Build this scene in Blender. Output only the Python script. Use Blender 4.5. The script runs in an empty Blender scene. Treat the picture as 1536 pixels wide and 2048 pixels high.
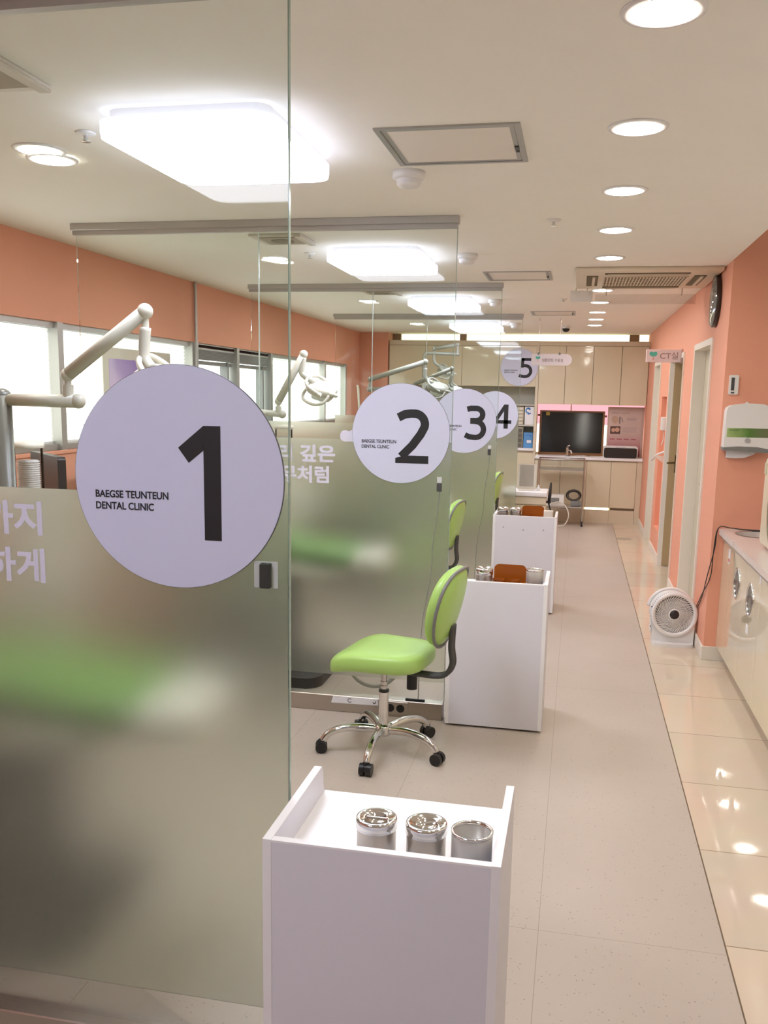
import bpy, bmesh, math, random
from mathutils import Vector, Matrix
random.seed(7)
SC = bpy.context.scene
COL = SC.collection
PI = math.pi

# ------------------------------------------------------------------ camera, world, exposure
F_PX, PITCH, YAW, ROLL, CXP, CYP, CAM_H = 1797.06, 0.17043, 0.20102, -0.01818, 780.49, 1098.68, 1.63
def setup_camera():
    cy, sy, cp, sp = math.cos(YAW), math.sin(YAW), math.cos(PITCH), math.sin(PITCH)
    fwd = Vector((-sy * cp, cy * cp, -sp)); r0 = Vector((cy, sy, 0)); d0 = fwd.cross(r0)
    c, s = math.cos(ROLL), math.sin(ROLL)
    r = c * r0 + s * d0; d = -s * r0 + c * d0
    cam = bpy.data.cameras.new('camera'); o = bpy.data.objects.new('camera', cam); COL.objects.link(o)
    m = Matrix((( r.x, -d.x, -fwd.x, 0), (r.y, -d.y, -fwd.y, 0), (r.z, -d.z, -fwd.z, CAM_H), (0, 0, 0, 1)))
    o.matrix_world = m
    cam.sensor_fit = 'VERTICAL'; cam.sensor_height = 36; cam.lens = F_PX / 2048 * 36
    cam.shift_x = (768 - CXP) / 2048; cam.shift_y = (CYP - 1024) / 2048
    cam.clip_start = 0.02; cam.clip_end = 100
    SC.camera = o
setup_camera()
w = bpy.data.worlds.new('world'); SC.world = w; w.use_nodes = True
w.node_tree.nodes['Background'].inputs[0].default_value = (0.9, 0.95, 1.0, 1)
w.node_tree.nodes['Background'].inputs[1].default_value = 0.35
SC.view_settings.view_transform = 'Standard'; SC.view_settings.look = 'None'
SC.view_settings.gamma = 1; SC.view_settings.use_curve_mapping = False
SC.view_settings.exposure = 1.6
PANEL_E, DOWN_E, WIN_E = 6.5, 29.0, 1.3      # emission of ceiling panels, downlights, daylight panes

# ------------------------------------------------------------------ layout (metres)
H = 2.455                      # ceiling
XG, XT = -0.594, -2.547        # partition ends
Y1, BAY = 1.826, 2.5265        # first partition, bay pitch
XW, XR, XV = -2.941, 0.857, 0.521
YC, YE, YB = 5.83, 12.12, -2.8
XN, HN = 1.75, 2.85            # counter nook

# ------------------------------------------------------------------ materials
def lin(c):
    return tuple((x / 255 / 12.92) if x / 255 <= 0.04045 else ((x / 255 + 0.055) / 1.055) ** 2.4 for x in c) + (1,)
MATS = {}
def mat(name, rgb, rough=0.5, metal=0.0, spec=0.5, coat=0.0, emit=None, noise=0.0, nscale=60, alpha=None):
    if name in MATS: return MATS[name]
    m = bpy.data.materials.new(name); m.use_nodes = True; nt = m.node_tree
    b = nt.nodes['Principled BSDF']
    b.inputs['Base Color'].default_value = lin(rgb); b.inputs['Roughness'].default_value = rough
    b.inputs['Metallic'].default_value = metal; b.inputs['Specular IOR Level'].default_value = spec
    b.inputs['Coat Weight'].default_value = coat
    if alpha is not None: b.inputs['Alpha'].default_value = alpha
    if emit:
        b.inputs['Emission Color'].default_value = lin(emit[0]); b.inputs['Emission Strength'].default_value = emit[1]
    if noise:
        tc = nt.nodes.new('ShaderNodeTexCoord'); n = nt.nodes.new('ShaderNodeTexNoise'); n.inputs['Scale'].default_value = nscale
        n.inputs['Detail'].default_value = 3
        mx = nt.nodes.new('ShaderNodeMix'); mx.data_type = 'RGBA'
        c = lin(rgb); mx.inputs['A'].default_value = tuple(x * (1 - noise) for x in c[:3]) + (1,); mx.inputs['B'].default_value = tuple(min(1, x * (1 + noise)) for x in c[:3]) + (1,)
        nt.links.new(tc.outputs['Object'], n.inputs['Vector']); nt.links.new(n.outputs['Fac'], mx.inputs['Factor']); nt.links.new(mx.outputs['Result'], b.inputs['Base Color'])
    MATS[name] = m; return m
def emis(name, rgb, strength):
    m = bpy.data.materials.new(name); m.use_nodes = True; nt = m.node_tree; nt.nodes.clear()
    e = nt.nodes.new('ShaderNodeEmission'); o = nt.nodes.new('ShaderNodeOutputMaterial')
    e.inputs[0].default_value = lin(rgb); e.inputs[1].default_value = strength
    nt.links.new(e.outputs[0], o.inputs[0]); MATS[name] = m; return m

WHITE = mat('ceiling_paint', (250, 246, 237), 0.8, noise=0.015, nscale=8)
ORANGE = mat('orange_paint', (238, 168, 140), 0.7, noise=0.02, nscale=30)
LAM = mat('white_laminate', (228, 226, 234), 0.42, noise=0.01, nscale=200)
LAMEDGE = mat('white_edge_band', (246, 244, 246), 0.35)
CREAM = mat('cream_gloss', (226, 214, 186), 0.07, coat=0.6)
CREAMM = mat('cream_matt', (222, 208, 182), 0.45)
DOORM = mat('door_grey_cream', (206, 198, 176), 0.5)
DOORSH = mat('door_brown', (186, 160, 118), 0.5)  # open leaf: shade of the side room put into the colour
TRIMW = mat('trim_white', (238, 230, 218), 0.45)
STEEL = mat('steel', (205, 203, 200), 0.22, 1.0)
CHROME = mat('chrome', (225, 224, 222), 0.08, 1.0)
BRUSH = mat('brushed_steel', (190, 182, 172), 0.33, 1.0)
ALU = mat('aluminium', (186, 184, 180), 0.4, 0.6)
LIME = mat('lime_vinyl', (176, 216, 116), 0.38, coat=0.15)
GREENV = mat('chair_green_vinyl', (96, 150, 44), 0.4)
BLACK = mat('black_plastic', (30, 29, 29), 0.42)
DARK = mat('dark_grey_plastic', (72, 72, 72), 0.45)
GREY = mat('grey_plastic', (128, 128, 126), 0.4)
PLAST = mat('ivory_plastic', (222, 216, 204), 0.35)
PLASW = mat('white_plastic', (238, 236, 234), 0.3)
INK = mat('black_ink', (32, 31, 33), 0.55)
DISC = mat('sign_white', (210, 212, 234), 0.6)
DISCE = mat('sign_edge', (86, 86, 92), 0.5)
PAPER = mat('paper', (238, 236, 238), 0.8)
WOOD = mat('frame_wood', (126, 84, 40), 0.4, noise=0.15, nscale=40)
TEAL = mat('teal_ink', (90, 190, 170), 0.5)
PINK = mat('pink_ink', (226, 160, 160), 0.5)
GREYINK = mat('grey_ink', (140, 118, 120), 0.6)
BROWNINK = mat('brown_ink', (158, 130, 122), 0.6)
COUNTER = mat('counter_stone', (226, 214, 208), 0.16, noise=0.04, nscale=90)
BLUEB = mat('blue_card', (92, 150, 205), 0.5)
BLUED = mat('deep_blue_ink', (70, 100, 190), 0.5)
LED = emis('led_panel', (232, 236, 255), PANEL_E)
LEDS = emis('led_panel_rim', (226, 230, 255), 1.05)
DOWN = emis('downlight_warm', (255, 249, 238), DOWN_E)
DAY = emis('daylight', (250, 252, 250), WIN_E)
DAYY = emis('daylight_yellow', (255, 250, 214), 0.75)
DAYP = emis('daylight_pink', (255, 176, 184), 0.42)
DAYW = emis('daylight_low', (255, 246, 226), 0.8)
LEDW = emis('led_strip', (255, 240, 205), 2.0)

def nodes(name):
    m = bpy.data.materials.new(name); m.use_nodes = True; nt = m.node_tree; nt.nodes.clear()
    out = nt.nodes.new('ShaderNodeOutputMaterial'); MATS[name] = m
    return m, nt, out
def glassy(name, tint, ior=1.5, gl=1.0):
    m, nt, out = nodes(name)
    t = nt.nodes.new('ShaderNodeBsdfTransparent'); t.inputs[0].default_value = tint + (1,)
    g = nt.nodes.new('ShaderNodeBsdfGlossy'); g.inputs['Roughness'].default_value = 0.02
    fr = nt.nodes.new('ShaderNodeFresnel'); fr.inputs[0].default_value = ior
    mx = nt.nodes.new('ShaderNodeMixShader'); mu = nt.nodes.new('ShaderNodeMath'); mu.operation = 'MULTIPLY'; mu.inputs[1].default_value = gl
    nt.links.new(fr.outputs[0], mu.inputs[0]); nt.links.new(mu.outputs[0], mx.inputs[0]); nt.links.new(t.outputs[0], mx.inputs[1]); nt.links.new(g.outputs[0], mx.inputs[2]); nt.links.new(mx.outputs[0], out.inputs[0])
    return m
GLASS = glassy('clear_glass', (0.965, 0.985, 0.97), 1.45, 0.55)
GLASSE = mat('glass_edge', (150, 172, 160), 0.15)
ACRYL = glassy('acrylic_clear', (0.93, 0.93, 0.92))
CUPGL = glassy('cup_tube', (0.965, 0.96, 0.94), 1.2)
def ambermat():
    m, nt, out = nodes('amber_plastic')
    t = nt.nodes.new('ShaderNodeBsdfTransparent'); t.inputs[0].default_value = (0.82, 0.42, 0.10, 1)
    d = nt.nodes.new('ShaderNodeBsdfPrincipled'); d.inputs['Base Color'].default_value = lin((164, 92, 30)); d.inputs['Roughness'].default_value = 0.15
    x = nt.nodes.new('ShaderNodeMixShader'); x.inputs[0].default_value = 0.55
    nt.links.new(t.outputs[0], x.inputs[1]); nt.links.new(d.outputs[0], x.inputs[2]); nt.links.new(x.outputs[0], out.inputs[0]); return m
AMBER = ambermat()
def frosted():
    m, nt, out = nodes('frosted_film')
    r = nt.nodes.new('ShaderNodeBsdfRefraction'); r.inputs['Roughness'].default_value = 0.42; r.inputs['IOR'].default_value = 1.35
    r.inputs[0].default_value = (0.945, 0.955, 0.915, 1)
    d = nt.nodes.new('ShaderNodeBsdfDiffuse'); d.inputs[0].default_value = lin((206, 208, 198))
    t = nt.nodes.new('ShaderNodeBsdfTranslucent'); t.inputs[0].default_value = lin((214, 218, 204))
    a = nt.nodes.new('ShaderNodeMixShader'); a.inputs[0].default_value = 0.5
    b = nt.nodes.new('ShaderNodeMixShader'); b.inputs[0].default_value = 0.11
    g = nt.nodes.new('ShaderNodeBsdfGlossy'); g.inputs['Roughness'].default_value = 0.06
    c = nt.nodes.new('ShaderNodeMixShader'); c.inputs[0].default_value = 0.025
    L = nt.links.new
    L(d.outputs[0], a.inputs[1]); L(t.outputs[0], a.inputs[2]); L(r.outputs[0], b.inputs[1]); L(a.outputs[0], b.inputs[2])
    L(b.outputs[0], c.inputs[1]); L(g.outputs[0], c.inputs[2]); L(c.outputs[0], out.inputs[0])
    return m
FROST = frosted()
def decal():
    m, nt, out = nodes('pale_lettering')
    t = nt.nodes.new('ShaderNodeBsdfTransparent'); d = nt.nodes.new('ShaderNodeBsdfDiffuse'); d.inputs[0].default_value = lin((232, 230, 246))
    x = nt.nodes.new('ShaderNodeMixShader'); x.inputs[0].default_value = 0.8
    nt.links.new(t.outputs[0], x.inputs[1]); nt.links.new(d.outputs[0], x.inputs[2]); nt.links.new(x.outputs[0], out.inputs[0]); return m
DECAL = decal()
def blindmat():
    m, nt, out = nodes('blind_fabric')
    t = nt.nodes.new('ShaderNodeBsdfTranslucent'); t.inputs[0].default_value = lin((250, 250, 245))
    d = nt.nodes.new('ShaderNodeBsdfDiffuse'); d.inputs[0].default_value = lin((244, 244, 238))
    x = nt.nodes.new('ShaderNodeMixShader'); x.inputs[0].default_value = 0.35
    nt.links.new(t.outputs[0], x.inputs[1]); nt.links.new(d.outputs[0], x.inputs[2]); nt.links.new(x.outputs[0], out.inputs[0]); return m
BLIND = blindmat()
def vinyl():
    m = bpy.data.materials.new('vinyl_floor'); m.use_nodes = True; nt = m.node_tree; b = nt.nodes['Principled BSDF']
    tc = nt.nodes.new('ShaderNodeTexCoord'); L = nt.links.new
    n = nt.nodes.new('ShaderNodeTexNoise'); n.inputs['Scale'].default_value = 2.2; n.inputs['Detail'].default_value = 5
    v = nt.nodes.new('ShaderNodeTexVoronoi'); v.inputs['Scale'].default_value = 75
    r = nt.nodes.new('ShaderNodeValToRGB'); r.color_ramp.elements[0].position = 0.13; r.color_ramp.elements[0].color = (0.30, 0.25, 0.20, 1); r.color_ramp.elements[1].position = 0.21; r.color_ramp.elements[1].color = (1, 1, 1, 1)
    n2 = nt.nodes.new('ShaderNodeTexNoise'); n2.inputs['Scale'].default_value = 30
    r2 = nt.nodes.new('ShaderNodeValToRGB'); r2.color_ramp.elements[0].position = 0.50; r2.color_ramp.elements[0].color = (1, 1, 1, 1); r2.color_ramp.elements[1].position = 0.58; r2.color_ramp.elements[1].color = (0, 0, 0, 1)
    mx0 = nt.nodes.new('ShaderNodeMix'); mx0.data_type = 'RGBA'; mx0.inputs['A'].default_value = lin((188, 175, 162)); mx0.inputs['B'].default_value = lin((201, 188, 175))
    sp = nt.nodes.new('ShaderNodeMix'); sp.data_type = 'RGBA'; sp.inputs['B'].default_value = (1, 1, 1, 1)
    mul = nt.nodes.new('ShaderNodeMix'); mul.data_type = 'RGBA'; mul.blend_type = 'MULTIPLY'; mul.inputs['Factor'].default_value = 0.6
    for x in (n, v, n2): L(tc.outputs['Object'], x.inputs['Vector'])
    L(n.outputs['Fac'], mx0.inputs['Factor']); L(v.outputs['Distance'], r.inputs[0]); L(n2.outputs['Fac'], r2.inputs[0])
    L(r2.outputs[0], sp.inputs['Factor']); L(r.outputs[0], sp.inputs['A'])
    L(mx0.outputs['Result'], mul.inputs['A']); L(sp.outputs['Result'], mul.inputs['B']); mp = nt.nodes.new('ShaderNodeMapping'); mp.inputs['Location'].default_value = (0.038, -2.595, 0)
    br = nt.nodes.new('ShaderNodeTexBrick'); br.offset = 0; br.squash = 1
    br.inputs['Scale'].default_value = 1; br.inputs['Brick Width'].default_value = 0.61; br.inputs['Row Height'].default_value = 2.44; br.inputs['Mortar Size'].default_value = 0.0012
    br.inputs['Color1'].default_value = (1, 1, 1, 1); br.inputs['Color2'].default_value = (1, 1, 1, 1); br.inputs['Mortar'].default_value = (0.70, 0.66, 0.62, 1)
    sm = nt.nodes.new('ShaderNodeMix'); sm.data_type = 'RGBA'; sm.blend_type = 'MULTIPLY'; sm.inputs['Factor'].default_value = 1.0
    L(tc.outputs['Object'], mp.inputs[0]); L(mp.outputs[0], br.inputs['Vector']); L(mul.outputs['Result'], sm.inputs['A']); L(br.outputs['Color'], sm.inputs['B']); L(sm.outputs['Result'], b.inputs['Base Color'])
    b.inputs['Roughness'].default_value = 0.42; b.inputs['Specular IOR Level'].default_value = 0.35
    return m
VINYL = vinyl()
def tiles():
    m = bpy.data.materials.new('polished_tile'); m.use_nodes = True; nt = m.node_tree; b = nt.nodes['Principled BSDF']; L = nt.links.new
    tc = nt.nodes.new('ShaderNodeTexCoord'); mp = nt.nodes.new('ShaderNodeMapping'); mp.inputs['Location'].default_value = (-0.52, -0.232, 0)
    br = nt.nodes.new('ShaderNodeTexBrick'); br.offset = 0; br.squash = 1
    br.inputs['Scale'].default_value = 1; br.inputs['Brick Width'].default_value = 1.206; br.inputs['Row Height'].default_value = 0.603; br.inputs['Mortar Size'].default_value = 0.0022
    br.inputs['Color1'].default_value = lin((230, 212, 188)); br.inputs['Color2'].default_value = lin((222, 206, 184)); br.inputs['Mortar'].default_value = lin((160, 136, 110))
    n = nt.nodes.new('ShaderNodeTexNoise'); n.inputs['Scale'].default_value = 4; n.inputs['Detail'].default_value = 6
    mul = nt.nodes.new('ShaderNodeMix'); mul.data_type = 'RGBA'; mul.blend_type = 'MULTIPLY'; mul.inputs['Factor'].default_value = 0.12
    L(tc.outputs['Object'], mp.inputs[0]); L(mp.outputs[0], br.inputs['Vector']); L(tc.outputs['Object'], n.inputs['Vector'])
    L(br.outputs['Color'], mul.inputs['A']); L(n.outputs['Color'], mul.inputs['B']); L(mul.outputs['Result'], b.inputs['Base Color'])
    b.inputs['Roughness'].default_value = 0.035
    return m
TILE = tiles()

# ------------------------------------------------------------------ mesh helpers
class MB:
    def __init__(s): s.bm = bmesh.new()
    def _add(s, vs, fs, smooth=False):
        bv = [s.bm.verts.new(v) for v in vs]
        for f in fs:
            try:
                q = s.bm.faces.new([bv[i] for i in f]); q.smooth = smooth
            except ValueError: pass
        return bv
    def box(s, x0, x1, y0, y1, z0, z1, bev=0.0, seg=2):
        if x0 > x1: x0, x1 = x1, x0
        if y0 > y1: y0, y1 = y1, y0
        if z0 > z1: z0, z1 = z1, z0
        vs = [(x, y, z) for z in (z0, z1) for y in (y0, y1) for x in (x0, x1)]
        fs = [(0, 2, 3, 1), (4, 5, 7, 6), (0, 1, 5, 4), (2, 6, 7, 3), (0, 4, 6, 2), (1, 3, 7, 5)]
        if bev:
            t = bmesh.new(); bv = [t.verts.new(v) for v in vs]
            for f in fs: t.faces.new([bv[i] for i in f])
            bmesh.ops.bevel(t, geom=list(t.edges), offset=bev, segments=seg, affect='EDGES', profile=0.5)
            s.merge(t, smooth=seg > 1); t.free()
        else: s._add(vs, fs)
        return s
    def merge(s, t, smooth=False):
        t.verts.ensure_lookup_table(); mp = {v: s.bm.verts.new(v.co) for v in t.verts}
        for f in t.faces:
            try: q = s.bm.faces.new([mp[v] for v in f.verts]); q.smooth = smooth
            except ValueError: pass
    def prism(s, poly, h, M=None):      # polygon in XY extruded 0..h along Z, then matrix M
        n = len(poly); vs = [Vector((p[0], p[1], 0)) for p in poly] + [Vector((p[0], p[1], h)) for p in poly]
        if M is not None: vs = [M @ v for v in vs]
        fs = [tuple(range(n - 1, -1, -1)), tuple(range(n, 2 * n))] + [(i, (i + 1) % n, n + (i + 1) % n, n + i) for i in range(n)]
        s._add(vs, fs); return s
    def tube(s, path, r, seg=12, caps=True, closed=False):
        P = [Vector(p) for p in path]; n = len(P); R = r if isinstance(r, (list, tuple)) else [r] * n
        rings = []; T0 = None; N = None
        for i in range(n):
            if closed: T = (P[(i + 1) % n] - P[i - 1])
            else: T = P[min(i + 1, n - 1)] - P[max(i - 1, 0)]
            T.normalize()
            if N is None:
                a = Vector((0, 0, 1)) if abs(T.z) < 0.9 else Vector((1, 0, 0)); N = (a - T * a.dot(T)).normalized()
            else: N = (N - T * N.dot(T)).normalized()
            B = T.cross(N)
            rings.append([s.bm.verts.new(P[i] + R[i] * (math.cos(2 * PI * k / seg) * N + math.sin(2 * PI * k / seg) * B)) for k in range(seg)])
        m = n if closed else n - 1
        for i in range(m):
            a, b = rings[i], rings[(i + 1) % n]
            for k in range(seg):
                q = s.bm.faces.new((a[k], a[(k + 1) % seg], b[(k + 1) % seg], b[k])); q.smooth = True
        if caps and not closed:
            s.bm.faces.new(rings[0][::-1]); s.bm.faces.new(rings[-1])
        return s
    def lathe(s, prof, M=None, seg=32, close=False):   # profile (r,z) about Z, then matrix
        rings = []
        for r, z in prof:
            if r < 1e-6: rings.append([s.bm.verts.new((M @ Vector((0, 0, z))) if M is not None else (0, 0, z))])
            else:
                rg = []
                for k in range(seg):
                    v = Vector((r * math.cos(2 * PI * k / seg), r * math.sin(2 * PI * k / seg), z))
                    rg.append(s.bm.verts.new(M @ v if M is not None else v))
                rings.append(rg)
        for a, b in zip(rings, rings[1:]):
            for k in range(seg):
                k2 = (k + 1) % seg
                if len(a) == 1 and len(b) == 1: continue
                f = (a[0], b[k2], b[k]) if len(a) == 1 else ((a[k], a[k2], b[0]) if len(b) == 1 else (a[k], a[k2], b[k2], b[k]))
                q = s.bm.faces.new(f); q.smooth = True
        return s
    def cyl(s, p0, p1, r, seg=24):
        p0, p1 = Vector(p0), Vector(p1); d = p1 - p0
        M = Matrix.Translation(p0) @ d.to_track_quat('Z', 'Y').to_matrix().to_4x4()
        n = len(s.bm.verts); L = d.length
        s.lathe([(0, 0), (r, 0)], M, seg); s.lathe([(r, 0), (r, L)], M, seg); s.lathe([(r, L), (0, L)], M, seg)
        return s
    def superell(s, a, b, c, e1, e2, M=None, nu=20, nv=40, fn=None):
        sg = lambda v, e: math.copysign(abs(v) ** e, v)
        g = []
        for i in range(nu + 1):
            u = -PI / 2 + PI * i / nu; row = []
            for j in range(nv):
                t = 2 * PI * j / nv
                v = Vector((a * sg(math.cos(u), e1) * sg(math.cos(t), e2), b * sg(math.cos(u), e1) * sg(math.sin(t), e2), c * sg(math.sin(u), e1)))
                if fn: v = fn(v)
                if M is not None: v = M @ v
                row.append(v)
            g.append(row)
        bv = []
        for i, row in enumerate(g):
            bv.append([s.bm.verts.new(row[0])] if i in (0, nu) else [s.bm.verts.new(v) for v in row])
        for i in range(nu):
            A, B = bv[i], bv[i + 1]
            for j in range(nv):
                k = (j + 1) % nv
                f = (A[0], B[k], B[j]) if len(A) == 1 else ((A[j], A[k], B[0]) if len(B) == 1 else (A[j], A[k], B[k], B[j]))
                q = s.bm.faces.new(f); q.smooth = True
        return s
def rrect(x0, x1, y0, y1, r, n=6):
    out = []
    for cx, cy, a0 in ((x1 - r, y1 - r, 0), (x0 + r, y1 - r, 90), (x0 + r, y0 + r, 180), (x1 - r, y0 + r, 270)):
        for k in range(n + 1):
            a = math.radians(a0 + 90 * k / n); out.append((cx + r * math.cos(a), cy + r * math.sin(a)))
    return out
def circ(cx, cy, r, n=48, a0=0, a1=360):
    return [(cx + r * math.cos(math.radians(a0 + (a1 - a0) * k / n)), cy + r * math.sin(math.radians(a0 + (a1 - a0) * k / n))) for k in range(n + (0 if a1 - a0 == 360 else 1))]
def smooth_path(P, n=8):
    P = [Vector(p) for p in P]; Q = [2 * P[0] - P[1]] + P + [2 * P[-1] - P[-2]]; out = []
    for i in range(1, len(Q) - 2):
        for k in range(n):
            t = k / n; a, b, c, d = Q[i - 1], Q[i], Q[i + 1], Q[i + 2]
            out.append(0.5 * ((2 * b) + (c - a) * t + (2 * a - 5 * b + 4 * c - d) * t * t + (3 * b - a - 3 * c + d) * t ** 3))
    return out + [P[-1]]
# frames for flat things: sheet on a wall whose front faces the given way; sheet (u,v) -> world, extruded towards the viewer side
def face_negY(x, y, z): return Matrix(((1, 0, 0, x), (0, 0, -1, y), (0, 1, 0, z), (0, 0, 0, 1)))      # u=+X v=+Z out=-Y
def face_negX(x, y, z): return Matrix(((0, 0, -1, x), (-1, 0, 0, y), (0, 1, 0, z), (0, 0, 0, 1)))     # u=-Y v=+Z out=-X
def face_posX(x, y, z): return Matrix(((0, 0, 1, x), (1, 0, 0, y), (0, 1, 0, z), (0, 0, 0, 1)))       # u=+Y v=+Z out=+X
def face_down(x, y, z): return Matrix(((1, 0, 0, x), (0, -1, 0, y), (0, 0, -1, z), (0, 0, 0, 1)))

def link(name, mb, m, parent=None):
    bmesh.ops.recalc_face_normals(mb.bm, faces=mb.bm.faces)
    me = bpy.data.meshes.new(name); mb.bm.to_mesh(me); mb.bm.free()
    me.materials.append(m)
    o = bpy.data.objects.new(name, me); COL.objects.link(o)
    if parent is not None:
        o.parent = parent; o.location = -WL[parent.name] if parent.name in WL else (0, 0, 0); WL[o.name] = Vector((0, 0, 0))
    else: WL[o.name] = Vector((0, 0, 0))
    return o
WL = {}
def tag(o, label, cat, group=None):
    o['label'] = label; o['category'] = cat
    if group: o['group'] = group
    return o
def thing(name, label, cat, loc=(0, 0, 0), group=None):
    o = bpy.data.objects.new(name, None); COL.objects.link(o); o.location = loc; o.empty_display_size = 0.1
    WL[o.name] = Vector(loc); return tag(o, label, cat, group)
def part(name, mb, m, parent, label=None):
    o = link(name, mb, m, parent)
    if label: o['label'] = label
    return o
def solo(name, mb, m, label, cat, group=None): return tag(link(name, mb, m), label, cat, group)
def struct(name, mb, m, parent=None):
    o = link(name, mb, m, parent)
    if parent is None: o['kind'] = 'structure'
    return o
def dup(root, loc, rotz=None, label=None, group=None, scale=None):
    r = root.copy(); COL.objects.link(r); r.location = loc
    if rotz is not None: r.rotation_euler = (0, 0, rotz)
    if scale and not isinstance(scale, tuple): r.scale = (scale,) * 3
    if label: r['label'] = label
    if group: r['group'] = group
    def rec(src, dst):
        for ch in list(src.children):
            c = ch.copy(); COL.objects.link(c); c.parent = dst; rec(ch, c)
    if isinstance(scale, tuple): r.scale = scale
    rec(root, r); return r
def text_mesh(s, size, off=0.0, align='LEFT', depth=0.0004):
    cu = bpy.data.curves.new('txt', 'FONT'); cu.body = s; cu.size = size; cu.offset = off; cu.align_x = align; cu.extrude = depth; cu.resolution_u = 4
    o = bpy.data.objects.new('txt', cu); COL.objects.link(o)
    dg = bpy.context.evaluated_depsgraph_get(); me = bpy.data.meshes.new_from_object(o.evaluated_get(dg))
    bpy.data.objects.remove(o); bpy.data.curves.remove(cu); return me
def add_text(mb, s, M, size, off=0.0, width=None, height=None, align='LEFT'):
    """lay text into mb in the sheet frame M; stretched to the given width / cap height"""
    me = text_mesh(s, size, off)
    xs = [v.co.x for v in me.vertices]; ys = [v.co.y for v in me.vertices]
    if not xs: bpy.data.meshes.remove(me); return
    x0, x1, y0, y1 = min(xs), max(xs), min(ys), max(ys)
    sx = width / (x1 - x0) if width else 1; sy = height / (y1 - y0) if height else sx
    ax = {'LEFT': 0, 'CENTER': -(x1 - x0) * sx / 2, 'RIGHT': -(x1 - x0) * sx}[align]
    bv = [mb.bm.verts.new(M @ Vector(((v.co.x - x0) * sx + ax, (v.co.y - y0) * sy, v.co.z + 0.0004))) for v in me.vertices]
    for p in me.polygons:
        try: mb.bm.faces.new([bv[i] for i in p.vertices])
        except ValueError: pass
    bpy.data.meshes.remove(me)
def stroke(mb, pts, wd, M, h=0.0006):      # flat brush stroke of constant width
    P = [Vector((p[0], p[1])) for p in pts]; L, R = [], []
    for i, p in enumerate(P):
        a = (P[i] - P[i - 1]).normalized() if i else None; b = (P[i + 1] - P[i]).normalized() if i < len(P) - 1 else None
        na = Vector((-a.y, a.x)) if a else None; nb = Vector((-b.y, b.x)) if b else None
        if na is None: n = nb
        elif nb is None: n = na
        else:
            n = (na + nb).normalized(); n = n / max(0.35, n.dot(nb))
        L.append(p + n * wd / 2); R.append(p - n * wd / 2)
    for i in range(len(P) - 1):
        vs = [M @ Vector((q.x, q.y, z)) for z in (0, h) for q in (L[i], R[i], R[i + 1], L[i + 1])]
        mb._add(vs, [(0, 1, 2, 3), (7, 6, 5, 4), (0, 4, 5, 1), (1, 5, 6, 2), (2, 6, 7, 3), (3, 7, 4, 0)])
def arc(cx, cy, rx, ry, a0, a1, n=14):
    return [(cx + rx * math.cos(math.radians(a0 + (a1 - a0) * k / n)), cy + ry * math.sin(math.radians(a0 + (a1 - a0) * k / n))) for k in range(n + 1)]

# ================================================================== SETTING
TH = 0.12
struct('floor', MB().box(XW - TH, XV, YB, YE + 0.4, -0.1, 0), VINYL)
struct('floor', MB().box(XV, XN + 1.0, YB, YE + 0.4, -0.1, 0), TILE)
struct('trim_1', MB().box(XV - 0.003, XV + 0.0015, YB, YE - 0.02, -0.002, 0.0008), mat('trim_dark', (112, 92, 70), 0.6))
cb = MB().box(XW - TH, XR, YB, YC, H, H + 0.12).box(XW - TH, XN + 1.0, YC + TH, YE + 0.4, H, H + 0.12).box(XW - TH, XR, YC, YC + TH, H, H + 0.12)
struct('ceiling', cb, WHITE)
struct('ceiling', MB().box(XR, XN + TH, YB, YC, HN, HN + 0.1).box(XR - 0.02, XR, YB, YC, H + 0.12, HN), WHITE)
# left wall with window band
WZ0, WZ1 = 1.277, 2.006
wl = MB().box(XW - TH, XW, YB, YE + 0.4, 0, WZ0).box(XW - TH, XW, YB, YE + 0.4, WZ1, H).box(XW - TH, XW, 11.41, YE + 0.4, WZ0, WZ1).box(XW - TH, XW, YB, 3.0, WZ0, WZ1)
struct('wall_left', wl, ORANGE)
struct('wall_front', MB().box(XW - TH, XN + TH, YB - 0.1, YB, 0, HN), WHITE)
# right wall with openings
wr = MB()
def seg(y0, y1, z0=0, z1=H): wr.box(XR, XR + TH, y0, y1, z0, z1)
D1, D2, D3, NI = (6.41, 7.35, 2.045), (8.06, 9.20, 2.03), (10.25, 11.05, 2.05), (9.42, 9.95, 0.3, 1.66)
seg(YC + TH, D1[0]); seg(D1[1], D2[0]); seg(D2[1], NI[0]); seg(NI[1], D3[0]); seg(D3[1], YE + 0.4)
for D in (D1, D2, D3): seg(D[0], D[1], D[2], H)
seg(NI[0], NI[1], 0, NI[2]); seg(NI[0], NI[1], NI[3], H)
wr.box(XR + TH - 0.02, XR + TH, NI[0], NI[1], NI[2], NI[3])
struct('wall_right', wr, ORANGE)
struct('wall_nook', MB().box(XR, XN + TH, YC, YC + TH, 0, HN), ORANGE)
struct('wall_nook_side', MB().box(XN, XN + TH, YB, YC, 0, HN), WHITE)
struct('wall_side_room', MB().box(XN + 0.9, XN + 1.0, YC + TH, YE + 0.4, 0, H), WHITE)
struct('wall_end', MB().box(XW, XN + 1.0, YE + 0.36, YE + 0.46, 0, H).box(XW, -2.545, YE - 0.02, YE + 0.36, 0, H), ORANGE)
bb = MB()
def base(y0, y1): bb.box(XR - 0.012, XR, y0, y1, 0, 0.09, 0.002, 1)
base(YC + 0.0, D1[0] - 0.05); base(D1[1] + 0.05, D2[0]); base(D2[1] + 0.05, D3[0] - 0.05); base(D3[1] + 0.05, YE)
struct('baseboard_right', bb, TRIMW)
struct('baseboard_nook', MB().box(XR - 0.012, 1.0, YC - 0.012, YC, 0, 0.09, 0.002, 1), TRIMW)

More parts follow.
